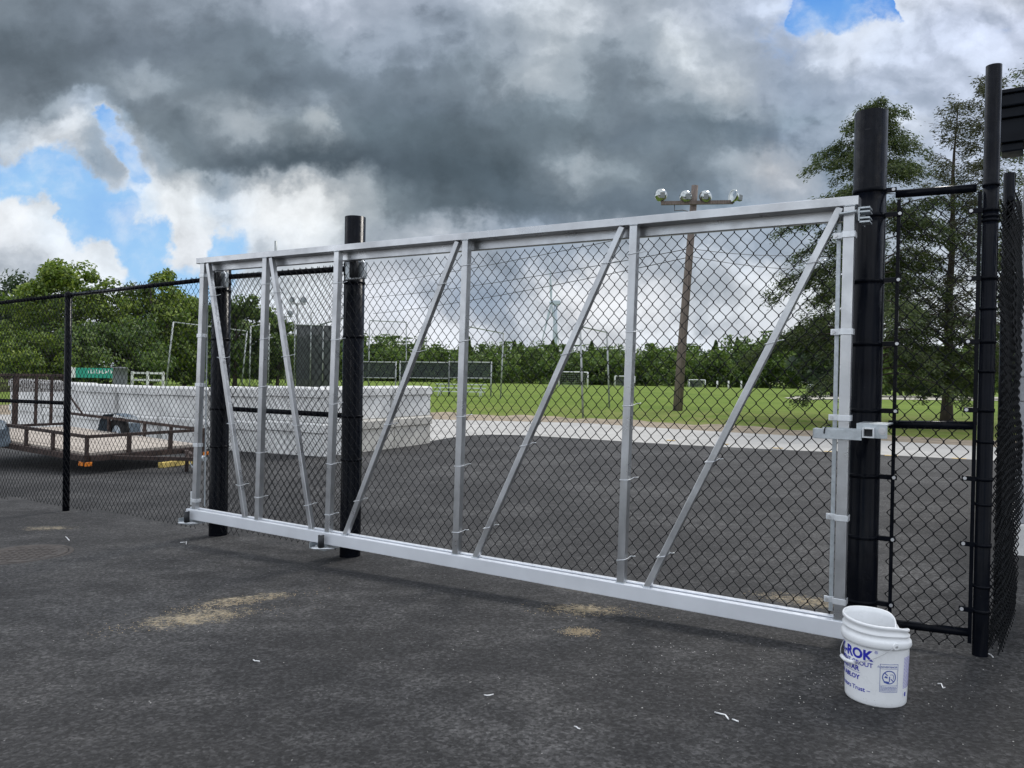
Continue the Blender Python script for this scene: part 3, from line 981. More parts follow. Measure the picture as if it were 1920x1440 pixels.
ca, sa = math.cos(-rt.rotation_euler[2]), math.sin(-rt.rotation_euler[2])
lp = (ps.x * ca - ps.y * sa, ps.x * sa + ps.y * ca)
mb = MB().cyl((lp[0], lp[1] + .0, -.05), (lp[0], lp[1], e_.z), .032, 20)
mb.build('line_post', 'black', rt)
MB().tube([(.05, .02, 2.40), (lp[0] * .55, lp[1] * .5 + .02, 2.26), (lp[0], lp[1], 2.1)], .015, 8).build('brace_rail', 'black', rt)

# ------------------------------------------------------------------ grey building at the right edge
bc = at(1914, 700, 6.3)
bx0, by0 = bc.x, 6.3
bz = G(bx0, by0)
bt = thing('block_building', 'grey block building with dark overhanging eave at the right edge behind the edge-on fence', 'building', (bx0, by0, bz), R(-33))
MB().box(.012, 4.0, .012, 4.0, .25, 3.25).build('wall_core', 'mortar', bt)
bm_ = None
for ci in range(15):
    z0 = .25 + ci * .2
    for cj in range(5):
        xo = (.2 if ci % 2 else 0) + cj * .4
        x0, x1 = max(0, xo - .4) if cj == 0 and ci % 2 else xo, xo + .39
        if ci % 2 and cj == 0: x0, x1 = 0, .19
        elif ci % 2: x0, x1 = .2 + (cj - 1) * .4, .2 + (cj - 1) * .4 + .39
        MB().box(x0, x1, -.004 - random.random() * .006, .1, z0 + .005, z0 + .195).build('block', 'cmu', bt, .004)
        y0, y1 = x0, x1
        if y0 < .1: y0 = .101
        if y1 > y0 + .05:
            MB().box(-.004 - random.random() * .006, .1, y0, y1, z0 + .005, z0 + .195).build('block', 'cmu', bt, .004)
MB().box(-.06, 4.06, -.06, 4.06, -.1, .25).build('plinth', 'conc_white', bt, .01)
zE = at(1881, 163, 6.1).z - bz
MB().box(-.19, 4.2, -.20, .10, zE - .40, zE - .215).build('fascia', 'dark_trim', bt, .006)
MB().box(-.20, 4.2, -.235, .11, zE - .213, zE - .135).build('eave_board', 'dark_trim', bt, .006)
MB().box(-.215, 4.3, -.27, .12, zE - .133, zE - .035).build('gutter', 'dark_trim', bt, .012)
MB().box(-.235, 4.32, -.29, .13, zE - .033, zE).build('roof_edge', 'dark_trim', bt, .006)
MB().box(-.17, -.02, -.17, .06, zE - .47, zE - .402).build('downspout_head', 'dark_trim', bt, .012)
MB().box(.02, 4, .11, 4, 3.252, zE - .05).build('roof', 'dark_trim', bt)

# ------------------------------------------------------------------ bucket
q = gp(1641, 1306)
BC = Vector((q.x, q.y, G(q.x, q.y)))
tow = Vector((-BC.x, -BC.y, 0)).normalized()
rz_b = math.atan2(tow.y, tow.x)       # local +x faces the visitor
bk = thing('bucket', 'white plastic pail with blue lettering and a dented rim standing on the asphalt', 'bucket', BC, rz_b)
BH = .352


def br(z): return .1245 + (.1355 - .1245) * z / BH


def dent(r, z, a):
    # the back right of the rim is pushed in and down
    k = max(0, (z - .22) / (BH - .22)) ** 1.6
    da = (a - R(112) + math.pi) % (2 * math.pi) - math.pi
    f = math.exp(-(da / .52) ** 2) * k
    db = (a - R(62) + math.pi) % (2 * math.pi) - math.pi
    g = math.exp(-(db / .35) ** 2) * k
    dl = (a - R(-110) + math.pi) % (2 * math.pi) - math.pi
    lift = math.exp(-(dl / 1.3) ** 2) * k
    return r * (1 - .42 * f + .03 * g), z - .055 * f * k - .012 * g + .014 * lift


prof = [(0, .004), (.114, .004), (.122, .0), (.1245, .006)]
for i in range(1, 12): prof.append((br(i * .0225), i * .0225))
prof += [(br(.252), .252), (br(.254) + .009, .256), (br(.27) + .0125, .264), (br(.28) + .0125, .282), (br(.285) + .009, .290), (br(.29) + .001, .294),
         (br(.305), .306), (br(.31) + .007, .311), (br(.314) + .0075, .315), (br(.318), .321), (br(.335), .336), (br(.34) + .006, .341), (br(.348) + .0065, .349),
         (br(.352) + .003, .3535), (br(.352) - .003, .352), (br(.33) - .0035, .33)]
for i in range(10): prof.append((br(.30 - i * .03) - .0035, .30 - i * .03))
prof += [(.11, .012), (0, .012)]
mb = MB().lathe(prof, 96, fn=dent)
body = mb.build('pail', 'plastic', bk)


def on_pail(alpha, z, out=.0012):
    """alpha>0 to the visitor's right"""
    a = alpha
    r = br(z) + out
    return (r * math.cos(a), r * math.sin(a), z)


def lettering(name, txt, size, a_end, z, m, bold=.0, parent=body, squeeze=1.0):
    cu_ = bpy.data.curves.new(name, 'FONT')
    cu_.body = txt
    cu_.size = size
    cu_.offset = bold
    cu_.resolution_u = 3
    ob = bpy.data.objects.new(name, cu_)
    col.objects.link(ob)
    dg = bpy.context.evaluated_depsgraph_get()
    me0 = bpy.data.meshes.new_from_object(ob.evaluated_get(dg))
    col.objects.unlink(ob)
    bpy.data.objects.remove(ob)
    import bmesh
    bm = bmesh.new(); bm.from_mesh(me0)
    bmesh.ops.triangulate(bm, faces=bm.faces[:])
    bmesh.ops.subdivide_edges(bm, edges=[e for e in bm.edges if e.calc_length() > .012], cuts=2, use_grid_fill=False)
    xm = max((v.co.x for v in bm.verts), default=0)
    for v in bm.verts:
        al = a_end + (v.co.x - xm) * squeeze / br(z)
        v.co = Vector(on_pail(al, z + v.co.y))
    bmesh.ops.recalc_face_normals(bm, faces=bm.faces[:])
    bm.to_mesh(me0); bm.free()
    o = link(name, me0, m, parent)
    return o


# text sits left of centre as seen by the visitor; local +y is the visitor's right
lettering('brand_lettering', 'K-ROK', .060, R(-4), .197, 'ink', .0022)
lettering('registered_mark', '\u00ae', .018, R(3), .232, 'ink')
lettering('product_lettering', 'CEMENT GROUT', .027, R(-5), .168, 'ink', .0004)
lettering('maker_lettering', 'AMERISTAR', .031, R(-30), .140, 'ink', .0008)
lettering('maker_lettering', 'ASSA ABLOY', .028, R(-29), .103, 'ink', .0008)
lettering('slogan_lettering', 'Contractors Trust \u2013', .027, R(-9), .056, 'ink', .0004)


def decal(name, quads, m, parent=body, out=.0012):
    """list of (alpha0, alpha1, z0, z1) patches printed on the pail"""
    mb = MB()
    for a0, a1, z0, z1 in quads:
        k = max(1, int(abs(a1 - a0) / .08))
        for i in range(k):
            b0, b1 = a0 + (a1 - a0) * i / k, a0 + (a1 - a0) * (i + 1) / k
            mb.add([on_pail(b0, z0, out), on_pail(b1, z0, out), on_pail(b1, z1, out), on_pail(b0, z1, out)], [(0, 1, 2, 3)])
    return mb.build(name, m, parent)


decal('rule_line', [(R(-80), R(-28), .1325, .1338)], 'ink_label')
A0, A1, Z0, Z1 = R(7), R(41), .070, .192
fw = .0016; fa = fw / .13
decal('label_frame', [(A0, A1, Z0, Z0 + fw), (A0, A1, Z1 - fw, Z1), (A0, A0 + fa, Z0 + fw, Z1 - fw), (A1 - fa, A1, Z0 + fw, Z1 - fw), (A0, A1, .1705, .1715), (A0, A1, .099, .100)], 'ink_label')
lettering('label_heading', '\u25b3 ADVERTENCIA', .0105, R(39), .176, 'ink_label', .0002)
lines = []
for i in range(4):
    zz = .0945 - i * .0055
    a = A0 + .03
    while a < A1 - .05:
        wl = random.uniform(.02, .05)
        lines.append((a, min(a + wl, A1 - .03), zz - .0024, zz)); a += wl + .012
decal('label_small_print', lines, 'ink_label')
ac, zc, rc = (A0 + A1) / 2, .1355, .0295
ring = MB()
for i in range(40):
    vs = []
    for (k, rr_) in ((i, rc), (i + 1, rc), (i + 1, rc - .004), (i, rc - .004)):
        a = 2 * math.pi * k / 40
        vs.append(on_pail(ac + rr_ * math.cos(a) / .13, zc + rr_ * math.sin(a)))
    ring.add(vs, [(0, 1, 2, 3)])
ring.add([on_pail(ac + x / .13, zc + y, .0014) for x, y in ((-.0215, .0185), (-.0185, .0215), (.0215, -.0185), (.0185, -.0215))], [(0, 3, 2, 1)])
ring.build('prohibition_ring', 'ink_label', body)
pic = MB()
for poly in ([(-.024, -.016), (-.021, -.024), (.0, -.0275), (.0, -.019)], [(-.020, -.002), (-.008, -.005), (-.007, .002), (-.017, .006)], [(-.001, -.018), (.003, -.018), (.003, .004), (-.001, .004)],
             [(.002, .012), (.014, .013), (.014, .011), (.002, .010)], [(.014, .013), (.020, .006), (.018, .005), (.013, .011)], [(.018, .006), (.020, .006), (.018, -.010), (.016, -.010)]):
    pic.add([on_pail(ac + x / .13, zc + y) for x, y in poly], [(0, 1, 2, 3)])
pic.build('pictogram', 'ink_label', body)
lines = []
for i in range(22):
    zz = .215 - i * .0062
    a = R(56)
    while a < R(84):
        wl = random.uniform(.03, .09)
        lines.append((a, a + wl, zz - .003, zz)); a += wl + .015
decal('side_print', lines, 'ink_pale')
decal('side_print_block', [(R(62), R(67), .045, .063)], 'ink')
gr = []
for _ in range(26):
    a_ = R(random.gauss(-42, 9)); z_ = random.gauss(.152, .008); w_ = random.uniform(.004, .014)
    gr.append((a_, a_ + w_, z_, z_ + random.uniform(.0006, .0022)))
for _ in range(34):
    a_ = R(random.uniform(-75, 75)); z_ = random.choice((random.uniform(.004, .03), random.uniform(.02, .25))); w_ = random.uniform(.003, .016)
    gr.append((a_, a_ + w_, z_, z_ + random.uniform(.0004, .0016)))
decal('grime', gr, 'dirt', out=.0009)['kind'] = 'stuff'
# bail handle and its pivot
pz = .274
pv = on_pail(R(31), pz, .013)
pv2 = on_pail(R(-149), pz, .013)
MB().cyl((pv[0] * .93, pv[1] * .93, pz), (pv[0] * 1.035, pv[1] * 1.035, pz), .015, 16).build('handle_boss', 'plastic', body, .002)
MB().cyl((pv[0] * 1.03, pv[1] * 1.03, pz), (pv[0] * 1.06, pv[1] * 1.06, pz), .005, 10).build('pivot_hole', 'bolt', body)
path = []
for i in range(25):
    t = i / 24
    a = R(31) - R(180) * t
    dip = math.sin(math.pi * t)
    r = .149 - .004 * dip
    z = pz - .105 * dip
    path.append((r * math.cos(a), r * math.sin(a), z))
hd = MB().tube(path, .0017, 6).build('handle', 'bolt', bk)
gpth = [Vector(path[i]) for i in (9, 10, 11, 12, 13, 14)]
MB().tube(gpth, .0085, 10).build('grip', 'plastic', hd)

# ------------------------------------------------------------------ white concrete blocks
K = gp(600, 857)
E2 = gp(806, 831)
E1 = gp(440, 846)
dR = (E2 - K); dR.z = 0; dR.normalize()
dL = (E1 - K); dL.z = 0; dL.normalize()
BLK_H, BLK_D = .705, .62


def block_mesh(L, seed):
    rr = random.Random(seed)
    mb = MB()
    c = .04
    lip = .2
    h = BLK_H - .006
    # body
    mb.box(.025, L - .025, .045, BLK_D, 0, h - lip)
    # projecting, chamfered lip
    x0, x1, y0, y1 = .014, L - .014, 0, BLK_D + .01
    mb.add([(x0, y0, h - lip), (x1, y0, h - lip), (x1, y1, h - lip), (x0, y1, h - lip), (x0, y0, h - c), (x1, y0, h - c), (x1, y1, h - c), (x0, y1, h - c),
            (x0 + c, y0 + c, h), (x1 - c, y0 + c, h), (x1 - c, y1 - c, h), (x0 + c, y1 - c, h)],
           [(0, 3, 2, 1), (0, 1, 5, 4), (1, 2, 6, 5), (2, 3, 7, 6), (3, 0, 4, 7), (4, 5, 9, 8), (5, 6, 10, 9), (6, 7, 11, 10), (7, 4, 8, 11), (8, 9, 10, 11)])
    return mb


BLABEL = {}


def lay_blocks(origin, dirv, inward, lens, tiers, names, raw_low):
    ang = math.atan2(dirv.y, dirv.x)
    left = Vector((-dirv.y, dirv.x, 0))
    flip = left.dot(inward) < 0
    x = 0
    for i, L in enumerate(lens):
        for k in range(tiers):
            jx, jy = random.uniform(-.012, .012), random.uniform(-.05, .05)
            zg = G(origin.x + dirv.x * (x + L / 2), origin.y + dirv.y * (x + L / 2)) - .02
            mb = block_mesh(L, i * 7 + k)
            if flip: mb.v = [(a, -b, c) for a, b, c in mb.v]; mb.f = [tuple(reversed(f)) for f in mb.f]
            o = mb.build('concrete_block', 'conc_raw' if (raw_low and k == 0) else 'conc_white', None, .012)
            p = origin + dirv * (x + jx) + inward * jy
            o.location = (p.x, p.y, zg + k * BLK_H)
            o.rotation_euler = (0, 0, ang + R(random.uniform(-.8, .8)))
            tag(o, names[i][k], 'concrete block', 'concrete blocks of the storage bay')
        x += L


ord_ = ['first', 'second', 'third', 'fourth', 'fifth', 'sixth', 'seventh']
inw = (dR + dL).normalized()
nmL = [[f'white concrete block at the left bay wall foot, {ord_[i]} from the bay corner',
        f'white lipped block topping the left bay wall, {ord_[i]} from the bay corner'] for i in range(7)]
nmR = [['stained concrete block at the foot of the bay\'s right wall, next to its near corner', 'white lipped block on top of the bay\'s right wall, beside its near corner'],
       ['stained concrete block at the foot of the bay\'s right wall, at its open end', 'white lipped block on top of the bay\'s right wall, at its open end']]
inL = (inw - dL * inw.dot(dL)).normalized()
inR = (inw - dR * inw.dot(dR)).normalized()
lay_blocks(K + dR * .64, dR, inR, [1.78, 1.5], 2, nmR, True)
lay_blocks(K, dL, inL, [1.83] * 7, 2, nmL, False)
# end pilaster of the right wall
endp = K + dR * 3.95

# ------------------------------------------------------------------ trailer
TA = Vector((-6.74, 12.2, 0))
TA.z = G(TA.x, TA.y)
wd_ = Vector((.5, .866, 0))
tr = thing('utility_trailer', 'rusty brown utility trailer with a plank deck parked nose-down behind the fence', 'trailer', TA, math.atan2(.5, -.866))
tr.rotation_euler = (0, R(-1.8), math.atan2(.5, -.866))
# local x runs back along the near side, local -y runs across (towards the far side)
TL, TW = 4.3, 2.2
zd, zrail = .30, .60
PA = .05


def L_bar(mb, a, b, wdt=.055):
    mb.bar(a, b, wdt, wdt)


fr_ = MB()
L_bar(fr_, (0, 0, zd - .05), (TL, 0, zd - .05), .09)
L_bar(fr_, (0, -TW, zd - .05), (TL, -TW, zd - .05), .09)
fr_.bar((0, -.046, zd - .05), (0, -TW + .046, zd - .05), .09, .09, Vector((1, 0, 0)))
fr_.bar((TL, -.046, zd - .05), (TL, -TW + .046, zd - .05), .09, .09, Vector((1, 0, 0)))
for x in (1.1, 2.1, 3.2):
    fr_.bar((x, -.046, zd - .06), (x, -TW + .046, zd - .06), .06, .06, Vector((1, 0, 0)))
fr_.build('frame', 'rust', tr)
for a, b in (((0, 0, zrail), (TL, 0, zrail)), ((0, -TW, zrail), (TL, -TW, zrail))):
    mb = MB(); L_bar(mb, a, b, .05); mb.build('side_rail', 'rust', tr)
mb = MB().bar((0, -.026, zrail), (0, -TW + .026, zrail), .05, .05, Vector((1, 0, 0))); mb.build('front_rail', 'rust', tr)
for x in (0, .95, 1.75, 2.9, TL):
    for y in (0, -TW):
        MB().box(x - .03, x + .03, y - .02, y + .02, zd - .004, zrail - .026).build('stake', 'rust', tr)
for y in (-.72, -1.5):
    MB().box(-.024, .024, y - .03, y + .03, zd - .004, zrail - .026).build('stake', 'rust', tr)
pl = None
for i in range(12):
    y0 = -.05 - i * ((TW - .1) / 12)
    m_ = MB().box(.05, TL - .05, y0 - (TW - .1) / 12 + .008, y0, zd - .003, zd + .035 + random.uniform(-.003, .003))
    m_.build('plank', 'wood_deck', tr)
# ramp gate standing at the back
rg = MB()
HG = 1.42
for y in (-.03, -TW + .03):
    rg.box(TL + .06, TL + .11, y - .03, y + .03, zd, HG)
rg.box(TL + .06, TL + .11, -TW + .061, -.061, HG - .05, HG - .002)
rg.box(TL + .06, TL + .11, -TW + .061, -.061, zd + .05, zd + .1)
ro = rg.build('ramp_gate', 'rust', tr)
for y, wdt in ((-1.16, .10), (-1.56, .05), (-1.87, .05)):
    MB().box(TL + .065, TL + .105, y - wdt / 2, y + wdt / 2, zd + .102, HG - .052).build('ramp_bar', 'rust', ro)
mesh_ = MB()
for i in range(60):
    y = -.06 - i * (TW - .12) / 59
    mesh_.bar((TL + .083, y, HG - .36), (TL + .083, y - .0, HG - .05), .010, .004, Vector((1, 0, 0)))
for i in range(14):
    z = HG - .36 + i * .31 / 13
    mesh_.bar((TL + .0885, -.06, z), (TL + .0885, -TW + .06, z), .010, .004, Vector((1, 0, 0)))
mo = mesh_.build('expanded_mesh', 'rust', ro)
mo['kind'] = 'stuff'
MB().bar((TL + .06, -TW + .0, 1.0), (TL - .55, -TW + .0, zrail - .03), .035, .02).build('ramp_brace', 'rust', tr)
# wheels, fenders, axle
for y, sgn in ((.13, 1), (-TW - .13, -1)):
    wc = (2.75, y, .30)
    wl = MB()
    n = 32
    prof_t = [(.17, -.08), (.28, -.09), (.31, -.06), (.315, 0), (.31, .06), (.28, .09), (.17, .08)]
    vs = []; fs = []
    for r_, yy in prof_t:
        for j in range(n):
            a = 2 * math.pi * j / n
            vs.append((wc[0] + r_ * math.cos(a), wc[1] + yy, wc[2] + r_ * math.sin(a) - .0))
    for i in range(len(prof_t) - 1):
        for j in range(n):
            fs.append((i * n + j, i * n + (j + 1) % n, (i + 1) * n + (j + 1) % n, (i + 1) * n + j))
    wl.add(vs, fs, True)
    wo_ = wl.build('wheel', 'tyre', tr)
    MB().cyl((wc[0], wc[1] - .06, wc[2]), (wc[0], wc[1] + .06, wc[2]), .168, 24).build('rim', 'rim', wo_, .01)
    MB().cyl((wc[0], wc[1] - .08, wc[2]), (wc[0], wc[1] + .08, wc[2]), .045, 12).build('hub', 'bolt', wo_)
    fd = MB()
    pr = [(2.20, .26), (2.27, .54), (2.38, .66), (2.75, .70), (3.12, .66), (3.23, .54), (3.30, .30)]
    for i in range(len(pr) - 1):
        (xa, za), (xb, zb_) = pr[i], pr[i + 1]
        y0, y1 = y - .12, y + .12
        fd.add([(xa, y0, za), (xa, y1, za), (xb, y1, zb_), (xb, y0, zb_), (xa, y0, za - .012), (xa, y1, za - .012), (xb, y1, zb_ - .012), (xb, y0, zb_ - .012)],
               [(0, 1, 2, 3), (7, 6, 5, 4), (1, 5, 6, 2), (0, 3, 7, 4)])
    fd.build('fender', 'fender', tr)
MB().cyl((2.75, .1, .30), (2.75, -TW - .1, .30), .03, 10).build('axle', 'rust', tr)
# tongue
tg = MB()
tg.bar((.3, -.25, zd - .07), (-1.25, -TW / 2 + .03, zd - .02), .07, .06, Vector((0, 0, 1)))
tg.bar((.3, -TW + .25, zd - .07), (-1.25, -TW / 2 - .03, zd - .02), .07, .06, Vector((0, 0, 1)))
to_ = tg.build('tongue', 'rust', tr)
MB().cyl((-1.2, -TW / 2, zd + .01), (-1.42, -TW / 2, zd - .0), .045, 14).build('coupler', 'galv', to_)
MB().cyl((-1.05, -TW / 2 + .05, -.05), (-1.05, -TW / 2 + .05, zd + .10), .03, 12).build('tongue_jack', 'rust', to_)
ch = []
for i in range(12):
    ch.append((-1.15 - .02 * i, -TW / 2 + .06 + .015 * math.sin(i), zd - .06 - .12 * math.sin(i / 11 * math.pi)))
MB().tube(ch, .012, 6).build('safety_chain', 'galv', to_)
for (x, y) in ((-.052, .0), (-.052, -TW)):
    MB().box(x - .01, x + .006, y - .06, y + .06, zd - .165, zd - .1).build('marker_light', 'amber', tr, .006)
MB().box(.0, .12, .046, .06, zd - .165, zd - .1).build('marker_light', 'amber', tr, .006)
a = gp(301, 877); b = gp(362, 869)
mid = (a + b) / 2
o = MB().box(-(b - a).length / 2, (b - a).length / 2, -.06, .06, 0, .09).build('timber_block', 'timber_yellow', None, .008)
o.location = mid; o.rotation_euler = (0, 0, math.atan2((b - a).y, (b - a).x))
tag(o, 'yellow timber lying on the asphalt in front of the trailer tongue', 'timber')

# ------------------------------------------------------------------ manhole
q = gp(45, 1040)
mh = thing('manhole_cover', 'rusty round manhole cover set flush in the asphalt at the left edge', 'manhole cover', (q.x, q.y, q.z), 0)
mb = MB().lathe([(.36, .001), (.36, .008), (.325, .008), (.325, .001)], 48)
mb.build('frame_ring', 'iron', mh)
mb = MB().lathe([(.318, .001), (.318, .010), (.29, .010), (.285, .006), (.0, .006)], 48)
lid = mb.build('lid', 'iron', mh)
sm_ = MB().box(-.018, .018, -.018, .018, .004, .0095).build('tread_stud', 'iron', lid)
for i in range(-4, 5):
    for j in range(-4, 5):
        if 0 < i * i + j * j < 17:
            c_ = sm_.copy(); col.objects.link(c_); c_.location = (i * .06, j * .06, 0)

# ------------------------------------------------------------------ litter of wire offcuts and sand
scraps = [((1340, 1337), (1352, 1341), (1360, 1342), (1366, 1350), 'longest bent white wire offcut on the asphalt left of the bucket', .0035),
          ((1373, 1350), (1377, 1352), (1381, 1353), (1385, 1354), 'short white wire offcut lying just right of the longest one', .003),
          ((475, 1238), (478, 1241), (481, 1240), (487, 1241), 'hooked white wire offcut on the asphalt below the tan sand stain', .003),
          ((338, 1018), (346, 1018), (350, 1016), (349, 1021), 'hooked white wire offcut on the asphalt by the tail roller post', .004),
          ((908, 1304), (913, 1306), (917, 1305), (925, 1303), 'thin white wire offcut in the middle of the front asphalt', .003),
          ((1758, 1283), (1765, 1284), (1768, 1291), (1772, 1290), 'curled white wire offcut on the asphalt right of the bucket', .003),
          ((1077, 1363), (1081, 1365), (1084, 1367), (1088, 1368), 'small pale wire offcut near the front of the asphalt, below the sand pile', .0028),
          ((123, 1007), (126, 1010), (128, 1012), (130, 1014), 'tiny straight white wire offcut beside the manhole cover', .004),
          ((1845, 1226), (1852, 1227), (1858, 1229), (1862, 1233), 'white wire offcut at the foot of the slim corner post', .003)]
for *pts, lab, r_ in scraps:
    P = [gp(*p) for p in pts]
    mb = MB().tube([p + Vector((0, 0, r_ + .002 * (i == 1))) for i, p in enumerate(P)], r_, 6)
    tag(mb.build('wire_offcut', 'scrap'), lab, 'wire scrap', 'wire offcuts dropped on the asphalt')


def chips(name, label, cx, cy, sx, sy, n, smin, smax, m, ang=0):
    ca, sa = math.cos(ang), math.sin(ang)
    mb = MB()
    for _ in range(n):
        gx, gy = random.gauss(0, 1) * sx, random.gauss(0, 1) * sy
        x, y = cx + gx * ca - gy * sa, cy + gx * sa + gy * ca
        if not (-12 < x < 8 and 1 < y < 12): continue
        s = random.uniform(smin, smax); z = G(x, y)
        a = random.random() * 6.28
        e = random.uniform(.4, 1)
        c, d = math.cos(a), math.sin(a)
        V = [(x + (c * i * s - d * j * s * e), y + (d * i * s + c * j * s * e), z + k) for i, j, k in ((-1, -1, 0), (1, -.8, 0), (.9, 1, 0), (-1, .9, 0), (-.5, -.4, s * .7), (.5, -.5, s * .6), (.4, .5, s * .7))]
        mb.add(V, [(0, 1, 5, 4), (1, 2, 6, 5), (2, 3, 6), (3, 0, 4), (4, 5, 6), (3, 4, 6)])
    return tag(mb.build(name, m), label, 'debris', kind='stuff')


q = gp(1400, 1260)
chips('concrete_chips', 'scatter of white concrete chips on the asphalt in front of the gate', q.x, q.y, .55, .35, 230, .001, .0034, 'chip', R(-25))
q = gp(1560, 1240)
chips('concrete_chips', 'white chips around the base of the bucket', q.x, q.y, .5, .25, 90, .001, .0034, 'chip', R(-25))
q = gp(700, 1150)
chips('loose_grit', 'sparse pale grit strewn over the front asphalt', q.x, q.y, 1.9, 1.0, 260, .001, .0032, 'chip', R(-20))
for (px, py, sx, sy, an) in ((370, 1160, .25, .07, 28), (450, 1128, .22, .05, 30), (1095, 1145, .16, .06, -8), (1085, 1185, .05, .04, 0), (1512, 1127, .18, .06, -30)):
    q = gp(px, py)
    chips('sand_grains', 'loose tan sand grains spilled on the asphalt', q.x, q.y, sx, sy, 420, .0012, .0038, 'sand', R(an))


# ------------------------------------------------------------------ trees
def leaf_quads(P, su, sv, droop=0.0, r=rng, N=None):
    n = len(P)
    if N is None:
        N = r.normal(size=(n, 3))
    N /= np.linalg.norm(N, axis=1)[:, None] + 1e-9
    T = r.normal(size=(n, 3))
    T[:, 2] -= droop
    T -= N * (T * N).sum(1)[:, None]
    T /= np.linalg.norm(T, axis=1)[:, None] + 1e-9
    Bv = np.cross(N, T)
    a = (su * r.uniform(.6, 1.4, n))[:, None]
    b = (sv * r.uniform(.6, 1.4, n))[:, None]
    V = np.stack([P - T * a, P + Bv * b - T * a * .1, P + T * a, P - Bv * b - T * a * .1], 1).reshape(-1, 3)
    F = np.arange(4 * n).reshape(n, 4)
    return V, F


def broad_tree(name, label, loc, H, Wd, m, seed, n=9000, crown_lo=.22, leaf=.14, group=None, clumps=70, lean=0, shape=1.0, trunk=True):
    r = np.random.default_rng(seed)
    t = thing(name, label, 'tree', loc, 0, group)
    cz = H * (1 + crown_lo) / 2
    hz = H * (1 - crown_lo) / 2
    C = []
    while len(C) < clumps:
        p = r.uniform(-1, 1, 3)
        d = np.linalg.norm(p)
        if d > 1 or d < .35: continue
        taper = 1.0 if p[2] < 0 else (1 - .35 * shape * p[2])
        C.append((p[0] * Wd / 2 * .92 * taper, p[1] * Wd / 2 * .92 * taper, cz + p[2] * hz * .93))
    C = np.array(C)
    C += r.normal(size=C.shape) * np.array([Wd * .04, Wd * .04, hz * .06])
    rad = r.uniform(.5, 1.15, len(C)) * (Wd * .11)
    idx = r.integers(0, len(C), n)
    dirs = r.normal(size=(n, 3)); dirs /= np.linalg.norm(dirs, axis=1)[:, None]
    dirs[:, 2] *= .75
    rr_ = r.uniform(.25, 1.12, n) ** .6
    P = C[idx] + dirs * (rad[idx] * rr_)[:, None]
    Nn = dirs * .9 + r.normal(size=(n, 3)) * .6 + np.array([0, 0, .35])
    V, F = leaf_quads(P, np.full(n, leaf), np.full(n, leaf * .62), .3, r, Nn)
    o = link('crown', np_mesh('crown', V, F, False), m, t)
    if trunk:
        mb = MB()
        tr_ = max(.10, H * .022)
        pts = [(0, 0, -.2), (.02, .01, H * .12), (.06, .03, H * .3), (.05, .06, H * .55), (0, 0, H * .8)]
        mb.tube(pts, [tr_ * 1.3, tr_, tr_ * .85, tr_ * .5, tr_ * .15], 10)
        for i in range(11):
            k = r.integers(0, len(C))
            z0 = H * r.uniform(.18, .55)
            s0 = Vector((.05, .04, z0)); e = Vector(C[k]); e.z = max(e.z, z0 + .3)
            mid_ = (s0 + e) / 2 + Vector((0, 0, -.1 * (e - s0).length + .15))
            mb.tube([s0, mid_, e], [tr_ * .4, tr_ * .25, tr_ * .06], 6)
        mb.build('trunk', 'bark_grey', t)
    return t


